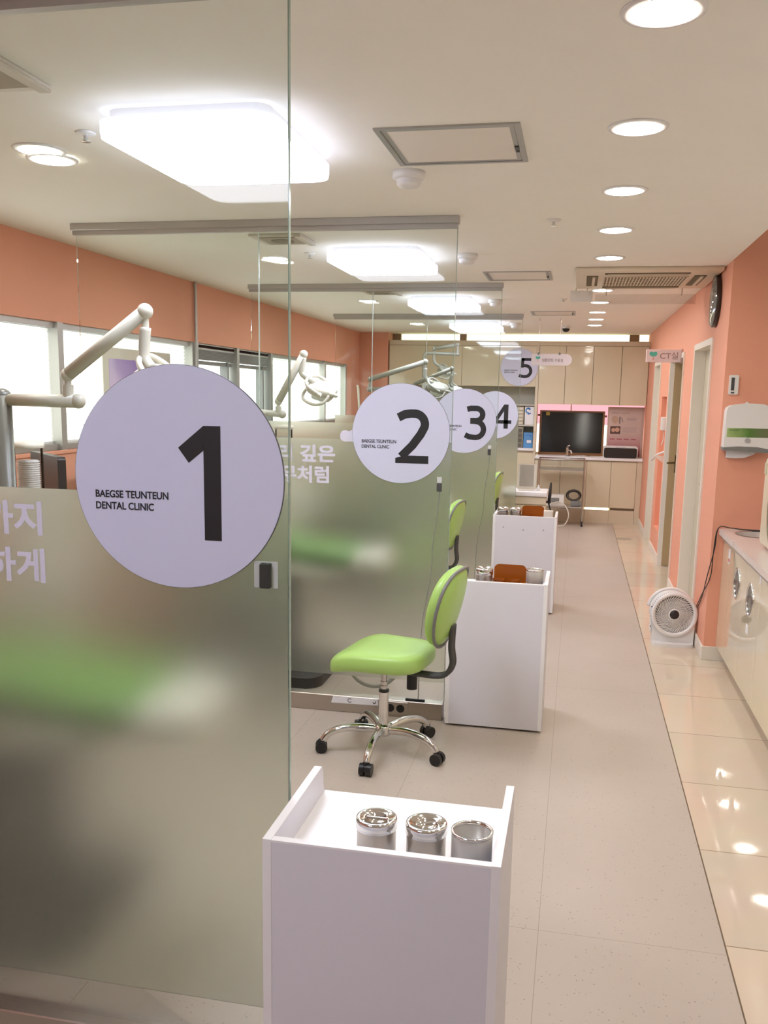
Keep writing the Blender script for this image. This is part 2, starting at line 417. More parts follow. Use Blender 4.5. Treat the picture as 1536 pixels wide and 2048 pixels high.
def door(n, D, leafm, hy, hz, flip=False):
    fr = MB(); t = 0.045
    fr.box(XR - 0.012, XR + TH - 0.002, D[0] + 0.001, D[0] + t, 0, D[2] - t).box(XR - 0.012, XR + TH - 0.002, D[1] - t, D[1] - 0.001, 0, D[2] - t).box(XR - 0.012, XR + TH - 0.002, D[0] + 0.001, D[1] - 0.001, D[2] - t, D[2] - 0.001)
    root = struct('door_%d' % n, fr, TRIMW)
    part('leaf', MB().box(XR + 0.072, XR + 0.112, D[0] + t, D[1] - t, 0.006, D[2] - t), leafm, root)
    h = MB().cyl((XR + 0.072, hy, hz), (XR + 0.066, hy, hz), 0.024).cyl((XR + 0.07, hy, hz), (XR + 0.025, hy, hz), 0.009, 12)
    h.tube(smooth_path([(XR + 0.027, hy, hz), (XR + 0.022, hy + 0.02, hz), (XR + 0.022, hy + 0.11, hz - 0.004)]), 0.009, 10)
    part('door_handle', h, BRUSH, root)
    return root
door(1, D1, DOORM, 6.62, 1.045)
door(3, D3, DOORM, 10.42, 1.05)
# the open door: its leaf stands across the doorway, seen through the opening
fr = MB(); fr.box(XR - 0.012, XR + TH - 0.002, D2[1] - 0.045, D2[1] - 0.001, 0, D2[2] - 0.045).box(XR - 0.012, XR + TH - 0.002, D2[0] + 0.001, D2[0] + 0.02, 0, D2[2] - 0.045).box(XR - 0.012, XR + TH - 0.002, D2[0] + 0.001, D2[1] - 0.001, D2[2] - 0.045, D2[2] - 0.001)
d2 = struct('door_2', fr, TRIMW)
part('leaf', MB().box(XR + TH + 0.005, XR + TH + 0.8, D2[1] - 0.045, D2[1] - 0.005, 0.006, D2[2] - 0.05).box(XR + 0.03, XR + TH + 0.005, D2[1] - 0.055, D2[1] - 0.045, 0.006, D2[2] - 0.05), DOORSH, d2)
h = MB().box(XR + 0.088, XR + 0.108, D2[1] - 0.06, D2[1] - 0.055, 0.93, 1.10, 0.002, 1).cyl((XR + 0.098, D2[1] - 0.055, 1.03), (XR + 0.098, D2[1] - 0.10, 1.03), 0.009, 12).tube(smooth_path([(XR + 0.098, D2[1] - 0.10, 1.03), (XR + 0.08, D2[1] - 0.108, 1.03), (XR + 0.01, D2[1] - 0.105, 1.025)]), 0.009, 10)
part('door_handle', h, mat('dark_brass', (110, 92, 60), 0.3, 0.9), d2)

# windows of the left wall
def window(n, y0, y1, posts, blind=True, raised=False):
    f = MB(); b = 0.035
    f.box(XW - 0.10, XW - 0.02, y0, y1, WZ0, WZ0 + b).box(XW - 0.10, XW - 0.02, y0, y1, WZ1 - b, WZ1)
    for p in posts: f.box(XW - 0.10, XW + 0.004, p - 0.028, p + 0.028, WZ0, WZ1)
    root = struct('window_%d' % n, f, ALU)
    part('pane', MB().box(XW - 0.115, XW - 0.11, y0, y1, WZ0, WZ1), DAY, root)
    return root
def pleats(mb, y0, y1, z0, z1, x, pitch=0.026, dep=0.010):
    k = int((z1 - z0) / pitch); vs = []; fs = []
    for i in range(2 * k + 1):
        z = z1 - (z1 - z0) * i / (2 * k); xx = x + (dep if i % 2 else 0); vs += [(xx, y0, z), (xx, y1, z)]
    for i in range(2 * k): fs.append((2 * i, 2 * i + 1, 2 * i + 3, 2 * i + 2))
    mb._add(vs, fs)
win1 = window(1, 3.0, 6.69, [3.03, 4.805, 6.66])
win2 = window(2, 6.69, 8.52, [6.72, 7.60, 8.49])
win3 = window(3, 8.52, 11.41, [10.40, 11.38])
blind_groups = [(3.06, 4.77, 'white pleated blind left of the first aluminium mullion'), (4.84, 6.63, 'white pleated blind behind the hanging purple poster'),
                (8.54, 10.36, 'white pleated blind just past the open grey window'), (10.44, 11.35, 'white pleated blind farthest along the window wall')]
for y0, y1, lb in blind_groups:
    mb = MB(); pleats(mb, y0, y1, WZ0 + 0.04, WZ1 - 0.03, XW - 0.07)
    r = thing('pleated_blind', lb, 'window blind', (XW - 0.06, (y0 + y1) / 2, WZ1), 'pleated window blinds')
    part('fabric', mb, BLIND, r)
    part('head_rail', MB().box(XW - 0.085, XW - 0.045, y0, y1, WZ1 - 0.035, WZ1 - 0.012), PLASW, r)
    part('bottom_rail', MB().box(XW - 0.08, XW - 0.05, y0, y1, WZ0 + 0.037, WZ0 + 0.05), PLASW, r)
for y0, y1, lb in ((6.76, 7.565, 'raised blind bunched at the top of the left grey sash'), (7.64, 8.45, 'raised blind bunched at the top of the right grey sash')):
    mb = MB()
    for k in range(7): mb.box(XW - 0.075, XW - 0.03, y0, y1, WZ1 - 0.06 - k * 0.011, WZ1 - 0.052 - k * 0.011)
    r = thing('raised_blind', lb, 'window blind', (XW - 0.05, (y0 + y1) / 2, WZ1), 'raised blinds')
    part('slat_stack', mb, GREY, r)
    part('head_rail', MB().box(XW - 0.08, XW - 0.02, y0, y1, WZ1 - 0.05, WZ1 - 0.012), ALU, r)
sash = MB()
for y0 in (6.77, 7.66):
    for a in (0.0, 0.045): sash.box(XW - 0.1, XW - 0.03 - a / 2, y0 + 0.66 + a, y0 + 0.69 + a, WZ0 + 0.035, WZ1 - 0.13)
    sash.box(XW - 0.1, XW - 0.04, y0, y0 + 0.78, WZ1 - 0.165, WZ1 - 0.135)
part('sash', sash, GREY, win2)
struct('trim_2', MB().box(XW - 0.02, XW + 0.012, 3.0, 11.41, WZ0 - 0.022, WZ0, 0.003, 1), ORANGE)
struct('trim_3', MB().cyl((XW + 0.02, 6.67, WZ0), (XW + 0.02, 6.67, H), 0.012, 12), ALU)

# far end: transom window above the cabinets, pink lit window behind the counter
f = MB().box(-0.01 + 0.62, 0.735, YE + 0.30, YE + 0.36, 2.33, H).box(-1.62, -1.53, YE + 0.30, YE + 0.36, 2.33, H).box(-2.545, -2.43, YE + 0.28, YE + 0.36, 2.33, H)
wt = struct('window_4', f, mat('brown_post', (150, 118, 96), 0.5))
part('pane', MB().box(-2.545, XR, YE + 0.345, YE + 0.355, 2.3, H), DAYY, wt)
f = MB().box(-0.55, XR, YE + 0.33, YE + 0.36, 0.86, 0.90)
f.box(-0.1, -0.085, YE + 0.335, YE + 0.36, 0.9, 1.7)
wp = struct('window_5', f, CREAMM)
part('upper_pane', MB().box(-0.55, XR, YE + 0.35, YE + 0.357, 1.28, 1.7), DAYP, wp)
part('lower_pane', MB().box(-0.55, XR, YE + 0.35, YE + 0.357, 0.9, 1.28), DAYW, wp)

# ================================================================== CEILING FITTINGS
for k in range(4):
    cy = 2.94 + BAY * k
    lb = ['largest square LED panel light above the glass marked 1', 'second square LED panel light, above the stretch behind disc 2', 'third square LED panel light counted from the front', 'farthest and smallest square LED panel light'][k]
    r = thing('panel_light', lb, 'ceiling light', (-1.18, cy, H), 'square LED panel lights')
    part('diffuser', MB().prism(rrect(-0.278, 0.278, -0.338, 0.338, 0.07), 0.010, face_down(-1.18, cy, H - 0.068)), LED, r); part('rim', MB().prism(rrect(-0.28, 0.28, -0.34, 0.34, 0.07), 0.036, face_down(-1.18, cy, H - 0.032)), LEDS, r)
    part('housing', MB().prism(rrect(-0.255, 0.255, -0.31, 0.31, 0.05), 0.034, face_down(-1.18, cy, H)), PLASW, r)
ring_prof = [(0.074, 0), (0.074, 0.006), (0.09, 0.004), (0.092, 0), (0.074, 0)]
dls = [2.174, 3.035, 3.905, 4.778, 5.69, 7.35, 8.25, 9.18, 9.98, 10.78]
ords = ['nearest', 'second', 'third', 'fourth', 'fifth', 'sixth', 'seventh', 'eighth', 'ninth', 'farthest']
dl0 = thing('downlight', ords[0] + ' round recessed downlight in the row above the walkway', 'ceiling light', (0, 0, 0), 'downlights in the row over the walkway')
part('lens', MB().cyl((0, 0, -0.004), (0, 0, 0.0), 0.0735, 40), DOWN, dl0)
part('trim_ring', MB().lathe(ring_prof, face_down(0, 0, 0), 40), PLASW, dl0)
dl0.location = (0.136, dls[0], H)
for i, y in enumerate(dls[1:]): dup(dl0, (0.136, y, H), label=ords[i + 1] + ' round recessed downlight in the row above the walkway')
for k in range(4):
    q = dup(dl0, (-1.895, 3.02 + BAY * k, H), group='downlights by the window side', label=['pair of overlapping round downlights at far left, before the orange wall', 'round downlight left of disc 2 bay, seen through the first glass', 'round downlight third along the window side', 'round downlight farthest along the window side'][k])
    if k == 0:
        for ch in list(q.children):
            c = ch.copy(); COL.objects.link(c); c.parent = q; c.location = (-0.022, 0.112, -0.004)  # second lit disc added for the lamp's doubled image
for j, y in enumerate((1.30,)): dup(dl0, (0.136, y, H), label='round recessed downlight of the walkway row overhead, out of the picture', group='downlights out of the picture')  # unseen lamp added to keep the near floor bright
for j, y in enumerate((0.41,)):  # unseen panel added, continuing the row, to light the near trolley and disc
    r = thing('panel_light', 'square LED panel light out of the picture, over the entrance bays', 'ceiling light', (-1.18, y, H), 'panel lights out of the picture')
    part('diffuser', MB().prism(rrect(-0.278, 0.278, -0.338, 0.338, 0.07), 0.010, face_down(-1.18, y, H - 0.068)), LED, r); part('rim', MB().prism(rrect(-0.28, 0.28, -0.34, 0.34, 0.07), 0.036, face_down(-1.18, y, H - 0.032)), LEDS, r)
    part('housing', MB().prism(rrect(-0.255, 0.255, -0.31, 0.31, 0.05), 0.034, face_down(-1.18, y, H)), PLASW, r)
for j, y in enumerate((2.4,)): dup(dl0, (1.3, y, HN), label='round recessed downlight in the higher nook ceiling, out of the picture', group='nook downlights')  # unseen lamp added to brighten the nook
for k in range(3):
    cx, cy, hw = [(-0.448, 3.16, 0.23), (-0.45, 6.47, 0.225), (-0.29, 9.30, 0.215)][k]
    r = thing('ceiling_hatch', ['largest metal-framed ceiling access hatch beside the first panel light', 'middle metal-framed ceiling access hatch, left of the air conditioner', 'farthest metal-framed ceiling access hatch above the hanging implant sign'][k], 'ceiling hatch', (cx, cy, H), 'ceiling access hatches')
    fr = MB()
    for a, b, z in ((hw, hw - 0.018, 0.006), (hw - 0.022, hw - 0.036, 0.004)):
        fr.box(cx - a, cx + a, cy - a, cy - b, H - z, H).box(cx - a, cx + a, cy + b, cy + a, H - z, H).box(cx - a, cx - b, cy - b, cy + b, H - z, H).box(cx + b, cx + a, cy - b, cy + b, H - z, H)
    part('frame', fr, ALU, r); part('panel', MB().box(cx - hw + 0.036, cx + hw - 0.036, cy - hw + 0.036, cy + hw - 0.036, H - 0.003, H - 0.0005), mat('hatch_white', (240, 232, 222), 0.6), r)
    part('latch', MB().box(cx + hw - 0.034, cx + hw - 0.020, cy + 0.02, cy + 0.06, H - 0.009, H - 0.003).cyl((cx + hw - 0.027, cy + 0.08, H - 0.003), (cx + hw - 0.027, cy + 0.08, H - 0.009), 0.006, 10), DARK, r)
for k, (x, y) in enumerate(((-0.668, 3.50), (-0.69, 5.50), (-0.75, 8.03), (-0.75, 10.55))):
    r = thing('smoke_detector', ['smoke detector right of the first panel light, near the big hatch', 'smoke detector just right of the second panel light', 'smoke detector just right of the third panel light', 'smoke detector just right of the farthest panel light'][k], 'smoke detector', (x, y, H), 'smoke detectors')
    part('base', MB().lathe([(0, 0), (0.062, 0), (0.062, 0.022), (0.056, 0.028), (0, 0.028)], face_down(x, y, H), 32), PLASW, r)
    part('sensor_head', MB().lathe([(0.046, 0.024), (0.046, 0.044), (0.038, 0.054), (0.016, 0.060), (0, 0.060)], face_down(x, y, H), 32), PLASW, r)
for k, (x, y) in enumerate(((-1.62, 2.85), (-1.62, 5.38), (-0.158, 4.49), (-0.17, 7.95), (-0.185, 10.9))):
    r = thing('sprinkler', ['ceiling sprinkler between the left downlight and first panel light', 'ceiling sprinkler left of the second panel light', 'ceiling sprinkler in the open ceiling left of the fourth downlight', 'ceiling sprinkler beyond the air conditioner, left of the walkway lights', 'ceiling sprinkler closest to the dome camera'][k], 'sprinkler', (x, y, H), 'ceiling sprinklers')
    part('escutcheon', MB().lathe([(0, 0), (0.034, 0), (0.030, 0.006), (0.012, 0.010), (0, 0.010)], face_down(x, y, H), 24), PLASW, r)
    part('head', MB().lathe([(0.007, 0.008), (0.007, 0.024), (0.016, 0.026), (0.016, 0.029), (0, 0.029)], face_down(x, y, H), 16), CHROME, r)
for k in range(3):
    cx, cy = -1.615, 2.27 + BAY * k + (0.06 if k else 0)
    r = thing('exhaust_vent', ['square ceiling vent with round centre at upper left corner', 'square ceiling vent behind the second glass, left of second panel light', 'farthest square ceiling vent, faint behind three glass sheets'][k], 'ceiling vent', (cx, cy, H), 'square exhaust vents')
    a = 0.145
    part('cover', MB().box(cx - a, cx + a, cy - a, cy + a, H - 0.012, H, 0.004, 2), mat('vent_white', (214, 206, 192), 0.5), r)
    g = MB().box(cx - a + 0.04, cx + a - 0.04, cy - a + 0.04, cy + a - 0.04, H - 0.016, H - 0.011)
    part('grille', g, mat('vent_mesh', (176, 166, 148), 0.7), r)
    part('fan_opening', MB().cyl((cx, cy, H - 0.019), (cx, cy, H - 0.014), 0.062, 32), mat('vent_dark', (140, 130, 112), 0.7), r)
    part('cover_edge', MB().box(cx + a - 0.038, cx + a, cy - a, cy + a, H - 0.02, H - 0.011, 0.003, 1), mat('vent_white', (214, 206, 192), 0.5), r)
# cassette air conditioner
ax0, ax1, ay0, ay1 = -0.065, 0.845, 6.08, 7.03
r = thing('cassette_air_conditioner', 'square cassette air conditioner in the ceiling beside the clock', 'air conditioner', ((ax0 + ax1) / 2, (ay0 + ay1) / 2, H))
ACW = mat('ac_cream', (226, 212, 190), 0.4)
part('panel', MB().box(ax0, ax1, ay0, ay1, H - 0.028, H, 0.008, 2), ACW, r)
g = MB()
gx0, gx1, gy0, gy1 = ax0 + 0.19, ax1 - 0.19, ay0 + 0.24, ay1 - 0.22
for i in range(26):
    x = gx0 + (gx1 - gx0) * i / 25; g.box(x - 0.004, x + 0.004, gy0, gy1, H - 0.036, H - 0.028)
for i in range(6):
    y = gy0 + (gy1 - gy0) * i / 5; g.box(gx0, gx1, y - 0.003, y + 0.003, H - 0.036, H - 0.028)
part('intake_grille', g, ACW, r)
part('intake_filter', MB().box(gx0, gx1, gy0, gy1, H - 0.0305, H - 0.027), mat('ac_dark', (120, 104, 84), 0.7), r)
for nm, bx in (('louvre', (gx0, gx1, ay0 + 0.085, ay0 + 0.145)), ('louvre', (gx0, gx1, ay1 - 0.145, ay1 - 0.085)), ('louvre', (ax0 + 0.075, ax0 + 0.15, gy0 - 0.02, gy1 + 0.02)), ('louvre', (ax1 - 0.15, ax1 - 0.075, gy0 - 0.02, gy1 + 0.02))):
    lo = part(nm, MB().box(*bx, H - 0.032, H - 0.027), mat('ac_slot', (112, 100, 76), 0.7), r)
    part('vane', MB().box(bx[0] + 0.02, bx[1] - 0.02, bx[2] + (bx[3] - bx[2]) * 0.5, bx[2] + (bx[3] - bx[2]) * 0.75, H - 0.04, H - 0.031) if bx[1] - bx[0] > 0.2 else MB().box(bx[0] + (bx[1] - bx[0]) * 0.5, bx[0] + (bx[1] - bx[0]) * 0.75, bx[2] + 0.02, bx[3] - 0.02, H - 0.04, H - 0.031), ACW, lo)
r = thing('wind_deflector', 'pale wind deflector hung under the left side of the air conditioner', 'wind deflector', (-0.08, 7.0, H - 0.028))
part('plate', MB().box(-0.10, 0.06, 6.98, 6.99, H - 0.125, H - 0.045, 0.003, 1), PLASW, r); 
for xx in (-0.06, 0.02): part('hanger', MB().cyl((xx, 6.985, H - 0.045), (xx, 6.985, H - 0.028), 0.004, 8), STEEL, r)
r = thing('wind_deflector', 'clear acrylic wind deflector hung behind the air conditioner', 'wind deflector', (0.42, 7.08, H))
part('plate', MB().box(0.08, 0.80, 7.10, 7.104, H - 0.13, H - 0.06), ACRYL, r)
for xx in (0.16, 0.70): part('hanger', MB().cyl((xx, 7.102, H - 0.07), (xx, 7.102, H), 0.004, 8), STEEL, r)
r = thing('dome_camera', 'small dark dome security camera on the ceiling at the far end', 'security camera', (-0.19, 11.1, H))
part('base', MB().lathe([(0, 0), (0.05, 0), (0.05, 0.018), (0, 0.018)], face_down(-0.19, 11.1, H), 24), PLASW, r)
part('dome', MB().lathe([(0.044, 0.017), (0.042, 0.035), (0.03, 0.052), (0, 0.06)], face_down(-0.19, 11.1, H), 24), BLACK, r)

# ================================================================== GLASS PARTITIONS
ordn = ['first', 'second', 'third', 'fourth']
def partition(k):
    Y = Y1 + BAY * k; g = 0.005; zc = 0.088; zt = H - 0.05; xm = (XG + XT) / 2
    r = thing('glass_partition', ['nearest glass partition, frosted up to chest height, carrying disc 1', 'second glass partition, behind the front lime stool, carrying disc 2', 'third glass partition, carrying disc 3', 'fourth glass partition, carrying disc 4'][k], 'glass partition', ((XG + XT) / 2, Y, 0), 'glass partitions')
    p1 = part('glass_pane', MB().box(xm + 0.002, XG, Y - g, Y + g, zc - 0.01, zt + 0.01), GLASS, r)
    p2 = part('glass_pane', MB().box(XT, xm - 0.002, Y - g, Y + g, zc - 0.01, zt + 0.01), GLASS, r)
    part('polished_edge', MB().box(XG - 0.0005, XG + 0.002, Y - g, Y + g, zc, zt), GLASSE, r)
    part('joint_strip', MB().box(xm - 0.002, xm + 0.002, Y - g, Y + g, zc, zt), mat('clear_silicone', (214, 226, 220), 0.3), r)
    part('frosted_film', MB().box(xm + 0.003, XG - 0.001, Y - g - 0.003, Y - g - 0.001, 0.194, 1.408), FROST, p1)
    part('frosted_film', MB().box(XT + 0.001, xm - 0.003, Y - g - 0.003, Y - g - 0.001, 0.194, 1.408), FROST, p2)
    part('base_rail', MB().box(XT, XG - 0.002, Y - 0.03, Y + 0.03, 0, 0.088, 0.003, 1), BRUSH, r)
    part('top_track', MB().box(XT - 0.02, XG + 0.008, Y - 0.026, Y + 0.026, H - 0.034, H, 0.002, 1).box(XT - 0.015, XG + 0.002, Y - 0.012, Y + 0.012, H - 0.055, H - 0.034), ALU, r)
    if k == 0:
        m = MB(); M = face_negY(-1.176, Y - g - 0.0045, 1.300); add_text(m, '백세까지', M, 0.08, 0.0022, width=0.315, height=0.078, align='RIGHT')
        M = face_negY(-1.174, Y - g - 0.0045, 1.190); add_text(m, '튼튼하게', M, 0.08, 0.0022, width=0.315, height=0.08, align='RIGHT'); part('lettering', m, DECAL, r)
    else:
        m = MB(); M = face_negY(-1.174, Y - g - 0.0045, 1.290); add_text(m, '뿌리 깊은', M, 0.08, 0.0026, width=0.40, height=0.088, align='RIGHT')
        M = face_negY(-1.205, Y - g - 0.0045, 1.186); add_text(m, '나무처럼', M, 0.08, 0.0026, width=0.34, height=0.086, align='RIGHT'); part('lettering', m, DECAL, r)
        c = MB(); M = face_negY(0, Y - g - 0.0045, 0)
        c.prism(arc(-1.078, 1.428, 0.030, 0.030, -95, 128, 18) + arc(-1.122, 1.425, 0.028, 0.028, 52, 265, 18), 0.0005, M); part('tree_emblem', c, DECAL, r)
    return r
parts = [partition(k) for k in range(4)]
# outlet and paper tape on the second base rail
Y2 = Y1 + BAY; ry = Y2 - 0.03
r = thing('power_outlet', 'double socket plate set in the base rail of the second glass', 'power outlet', (-0.82, ry, 0.05))
part('plate', MB().box(-0.905, -0.772, ry - 0.005, ry, 0.014, 0.082, 0.002, 1), BRUSH, r)
part('socket', MB().cyl((-0.865, ry - 0.007, 0.048), (-0.865, ry - 0.004, 0.048), 0.021, 24), BLACK, r); part('socket', MB().cyl((-0.812, ry - 0.007, 0.048), (-0.812, ry - 0.004, 0.048), 0.021, 24), BLACK, r)
r = thing('paper_strip', 'torn white paper strip taped on the second base rail', 'paper strip', (-1.04, ry, 0.06))
part('sheet', MB().prism([(-1.18, 0.048), (-1.17, 0.083), (-1.0, 0.086), (-0.93, 0.083), (-0.93, 0.052), (-1.05, 0.05)], 0.001, face_negY(0, ry - 0.0005, 0)), PAPER, r)
m = MB(); M = face_negY(0, ry - 0.0016, 0); stroke(m, arc(-1.08, 0.067, 0.010, 0.010, 30, 330), 0.003, M, 0.0003); stroke(m, arc(-0.95, 0.068, 0.006, 0.008, 180, 400), 0.004, M, 0.0003); part('handwriting', m, INK, r)
solo('magnet_plate', MB().box(-0.79, -0.69, Y2 - 0.02, Y2 - 0.01, 0.088, 0.10, 0.002, 1), BLACK, 'flat black bar lying on the second base rail near the trolley', 'black bar')

# numbered discs
def digits(n):
    m = MB(); M0 = Matrix.Identity(4); wd = 0.041
    if n == 1: return [('poly', [(0.062, -0.133), (0.101, -0.133), (0.101, 0.114), (0.062, 0.114), (0.004, 0.066), (0.028, 0.034), (0.062, 0.062)])]
    if n == 2: return [('st', [(-0.012, 0.078), (0.02, 0.094), (0.05, 0.098)] + arc(0.068, 0.047, 0.051, 0.051, 95, -15)[0:] + [(0.10, 0.0), (0.06, -0.055), (0.004, -0.112)]), ('poly', [(-0.024, -0.143), (0.14, -0.143), (0.14, -0.105), (0.028, -0.105), (-0.024, -0.118)])]
    if n == 3: return [('st', [(0.020, 0.088), (0.05, 0.096), (0.08, 0.096)] + arc(0.088, 0.050, 0.050, 0.046, 85, -80) + [(0.075, 0.004), (0.045, 0.004)]), ('st', [(0.045, 0.000), (0.08, 0.0)] + arc(0.088, -0.062, 0.060, 0.060, 85, -85) + [(0.075, -0.122), (0.04, -0.118), (0.008, -0.104)])]
    if n == 4: return [('poly', [(0.097, -0.138), (0.141, -0.138), (0.141, 0.108), (0.097, 0.108)]), ('poly', [(0.0, -0.087), (0.174, -0.087), (0.174, -0.051), (0.0, -0.051)]), ('st2', [(0.012, -0.062), (0.110, 0.096)])]
    return [('poly', [(0.018, -0.005), (0.056, -0.005), (0.064, 0.119), (0.026, 0.119)]), ('poly', [(0.026, 0.082), (0.152, 0.082), (0.152, 0.119), (0.026, 0.119)]), ('st', [(0.036, 0.016), (0.072, 0.022)] + arc(0.084, -0.049, 0.066, 0.069, 85, -88) + [(0.06, -0.119), (0.03, -0.115), (0.0, -0.104)])]
def disc(n, x, y, z):
    r = thing('number_sign', ['large round white sign with black 1 on the nearest glass', 'round white sign with black 2 on the second glass', 'round white sign with black 3 on the third glass', 'round white sign with black 4 on the fourth glass', 'round white sign with black 5 stuck on the far cream cabinets'][n - 1], 'sign', (x, y, z), 'round numbered signs')
    M = face_negY(x, y, z)
    pl = part('disc', MB().prism(circ(0, 0, 0.2425, 96), 0.006, M), DISCE, r)
    part('face', MB().prism(circ(0, 0, 0.2415, 96), 0.0006, M @ Matrix.Translation((0, 0, 0.006))), DISC, pl)
    m = MB(); MM = M @ Matrix.Translation((0, 0, 0.0067))
    for kind, pts in digits(n):
        if kind == 'poly':
            if n == 1:
                m.prism([(0.062, -0.133), (0.101, -0.133), (0.101, 0.114), (0.062, 0.114)], 0.0005, MM); m.prism([(0.0625, 0.114), (0.004, 0.066), (0.028, 0.034), (0.0625, 0.062)], 0.0005, MM)
            else: m.prism(pts, 0.0013 if n == 2 else 0.0005, MM)
        else: stroke(m, pts, 0.041 if kind == 'st' else 0.036, MM @ Matrix.Translation((0, 0, 0.0004 if len(m.bm.verts) else 0)), 0.0005)
    part('numeral', m, INK, r)
    t = MB()
    add_text(t, 'BAEGSE TEUNTEUN', MM @ Matrix.Translation((-0.194, -0.048, 0)), 0.02, 0.0004, width=0.173, height=0.0165)
    add_text(t, 'DENTAL CLINIC', MM @ Matrix.Translation((-0.194, -0.074, 0)), 0.02, 0.0004, width=0.138, height=0.0165)
    part('lettering', t, INK, r)
for n in range(1, 5): disc(n, -0.8425, Y1 + BAY * (n - 1) - 0.0095, 1.4435)
disc(5, -0.785, YE - 0.003, 2.015)

# little boxes and cords on the glass edges
def holder(k, x, z0, z1, cord=None):
    Y = Y1 + BAY * k - 0.0085
    r = thing('cable_box', ['small black box with clear tape on the nearest glass, below disc 1', 'small dark box with hanging cord on the second glass, below disc 2', 'small dark box with hanging cord on the third glass, below disc 3'][k], 'cable box', (x, Y, z0), 'small black boxes on the glass')
    part('case', MB().box(x - 0.012, x + 0.012, Y - 0.014, Y, z0, z1, 0.002, 1), DARK if k else mat('case_black', (52, 54, 50), 0.5), r)
    if k == 0:
        part('tape', MB().box(x - 0.028, x - 0.0125, Y - 0.0006, Y, z0 - 0.001, z1 + 0.004).box(x + 0.0125, x + 0.026, Y - 0.0006, Y, z0 - 0.001, z1 + 0.004).box(x - 0.028, x + 0.026, Y - 0.0008, Y, z1 + 0.0005, z1 + 0.004), mat('clear_tape', (200, 206, 200), 0.3), r)
    else:
        part('bracket', MB().box(x - 0.012, x + 0.012, Y - 0.008, Y, z1, z1 + 0.03, 0.002, 1), mat('pale_bracket', (206, 208, 208), 0.4), r)
        part('cord', MB().tube(smooth_path([(x + dx, Y - 0.006, z) for dx, z in ((0.002, z0), (-0.004, z0 - 0.10), (-0.025, z0 - 0.28), (-0.03, z0 - 0.42), (-0.062, z0 - 0.62), (-0.075, z0 - 0.80), (-0.08, 0.093))], 6), 0.0022, 8), mat('grey_cord', (140, 142, 136), 0.5), r)
holder(0, -0.643, 1.2125, 1.2665); holder(1, -0.645, 1.168, 1.208); holder(2, -0.645, 1.19, 1.235)

# ================================================================== TROLLEYS
def make_trolley():
    r = thing('trolley', '', 'trolley', (0, 0, 0), 'white instrument trolleys')
    W, D, Hh, t = 0.478, 0.40, 0.745, 0.018
    hw = W / 2
    part('front_panel', MB().box(-hw + t, hw - t, 0.0, t, 0.012, Hh - 0.004), LAM, r)
    part('front_edge', MB().box(-hw + t, hw - t, 0.0, t, Hh - 0.004, Hh), LAMEDGE, r)
    for sx in (-1, 1):
        x0, x1 = (-hw, -hw + t) if sx < 0 else (hw - t, hw)
        prof = [(0.0, 0.012), (D, 0.012), (D, 0.665), (D - 0.012, 0.69), (D - 0.018, 0.735), (D - 0.03, Hh), (0.0, Hh)]
        M = Matrix(((0, 0, 1, x0), (1, 0, 0, 0), (0, 1, 0, 0), (0, 0, 0, 1)))
        sp = part('side_panel', MB().prism(prof, t, M), LAM, r)
        part('edge_band', MB().box(x0, x1, -0.0006, D - 0.03, Hh, Hh + 0.0012).box(x0, x1, -0.0012, 0, 0.012, Hh + 0.0012), LAMEDGE, sp)
    part('top_tray', MB().box(-hw + t, hw - t, t, D, 0.655, 0.673), LAMEDGE, r)
    part('shelf', MB().box(-hw + t, hw - t, t, D, 0.30, 0.318), LAM, r); part('bottom_board', MB().box(-hw + t, hw - t, t, D, 0.03, 0.048), LAM, r)
    for sx in (-1, 1):
        for y in (0.05, D - 0.05): part('foot', MB().cyl((sx * (hw - 0.05), y, 0), (sx * (hw - 0.05), y, 0.03), 0.02, 16), BLACK, r)
    return r
tr1 = make_trolley(); tr1['label'] = 'nearest white trolley holding three steel canisters, in the foreground'
tr1.location = (-0.338, 1.598, 0)
tr2 = dup(tr1, (-0.337, 4.27, 0), label='second white trolley, beside the front lime stool'); tr3 = dup(tr1, (-0.352, 6.786, 0), label='third white trolley, in front of the cream drawer unit')
dots = MB()
for x, z in ((-0.51, 0.655), (-0.36, 0.64), (-0.21, 0.645)): dots.cyl((x, 6.7865, z), (x, 6.7835, z), 0.006, 12)
solo('screw_caps', dots, mat('screw_grey', (170, 166, 170), 0.5), 'row of three tiny screw caps on the third trolley front', 'screw cap')

def make_canister(lid=True):
    r = thing('steel_canister', '', 'canister', (0, 0, 0))
    R, hh = 0.042, 0.088
    if lid:
        part('body', MB().lathe([(0, 0), (R - 0.001, 0), (R - 0.001, hh - 0.016)], None, 40), BRUSH, r)
        ld = part('lid', MB().lathe([(R - 0.001, hh - 0.022), (R + 0.0015, hh - 0.022), (R + 0.0015, hh - 0.004), (R, hh), (R - 0.006, hh + 0.001), (R - 0.008, hh - 0.002), (0.026, hh - 0.002), (0.023, hh - 0.005), (0.014, hh - 0.014), (0, hh - 0.016)], None, 40), CHROME, r)
        part('grip', MB().box(-0.022, 0.022, -0.003, 0.003, hh - 0.006, hh - 0.001, 0.001, 1), CHROME, ld)
    else:
        part('body', MB().lathe([(0, 0.002), (R - 0.003, 0.002), (R - 0.003, hh - 0.002), (R - 0.001, hh), (R, hh - 0.001), (R - 0.0005, 0), (0, 0)], None, 40), mat('dull_steel', (206, 203, 196), 0.35, 0.4), r)
        part('rim', MB().lathe([(R - 0.004, hh - 0.006), (R + 0.001, hh - 0.005), (R + 0.001, hh), (R - 0.004, hh + 0.0005), (R - 0.004, hh - 0.006)], None, 40), CHROME, r)
    return r
can = make_canister(); can['label'] = 'left lidded steel canister on the nearest trolley'; can['group'] = 'canisters on the nearest trolley'; TZ = 0.674
can.location = (-0.368, 1.715, TZ)
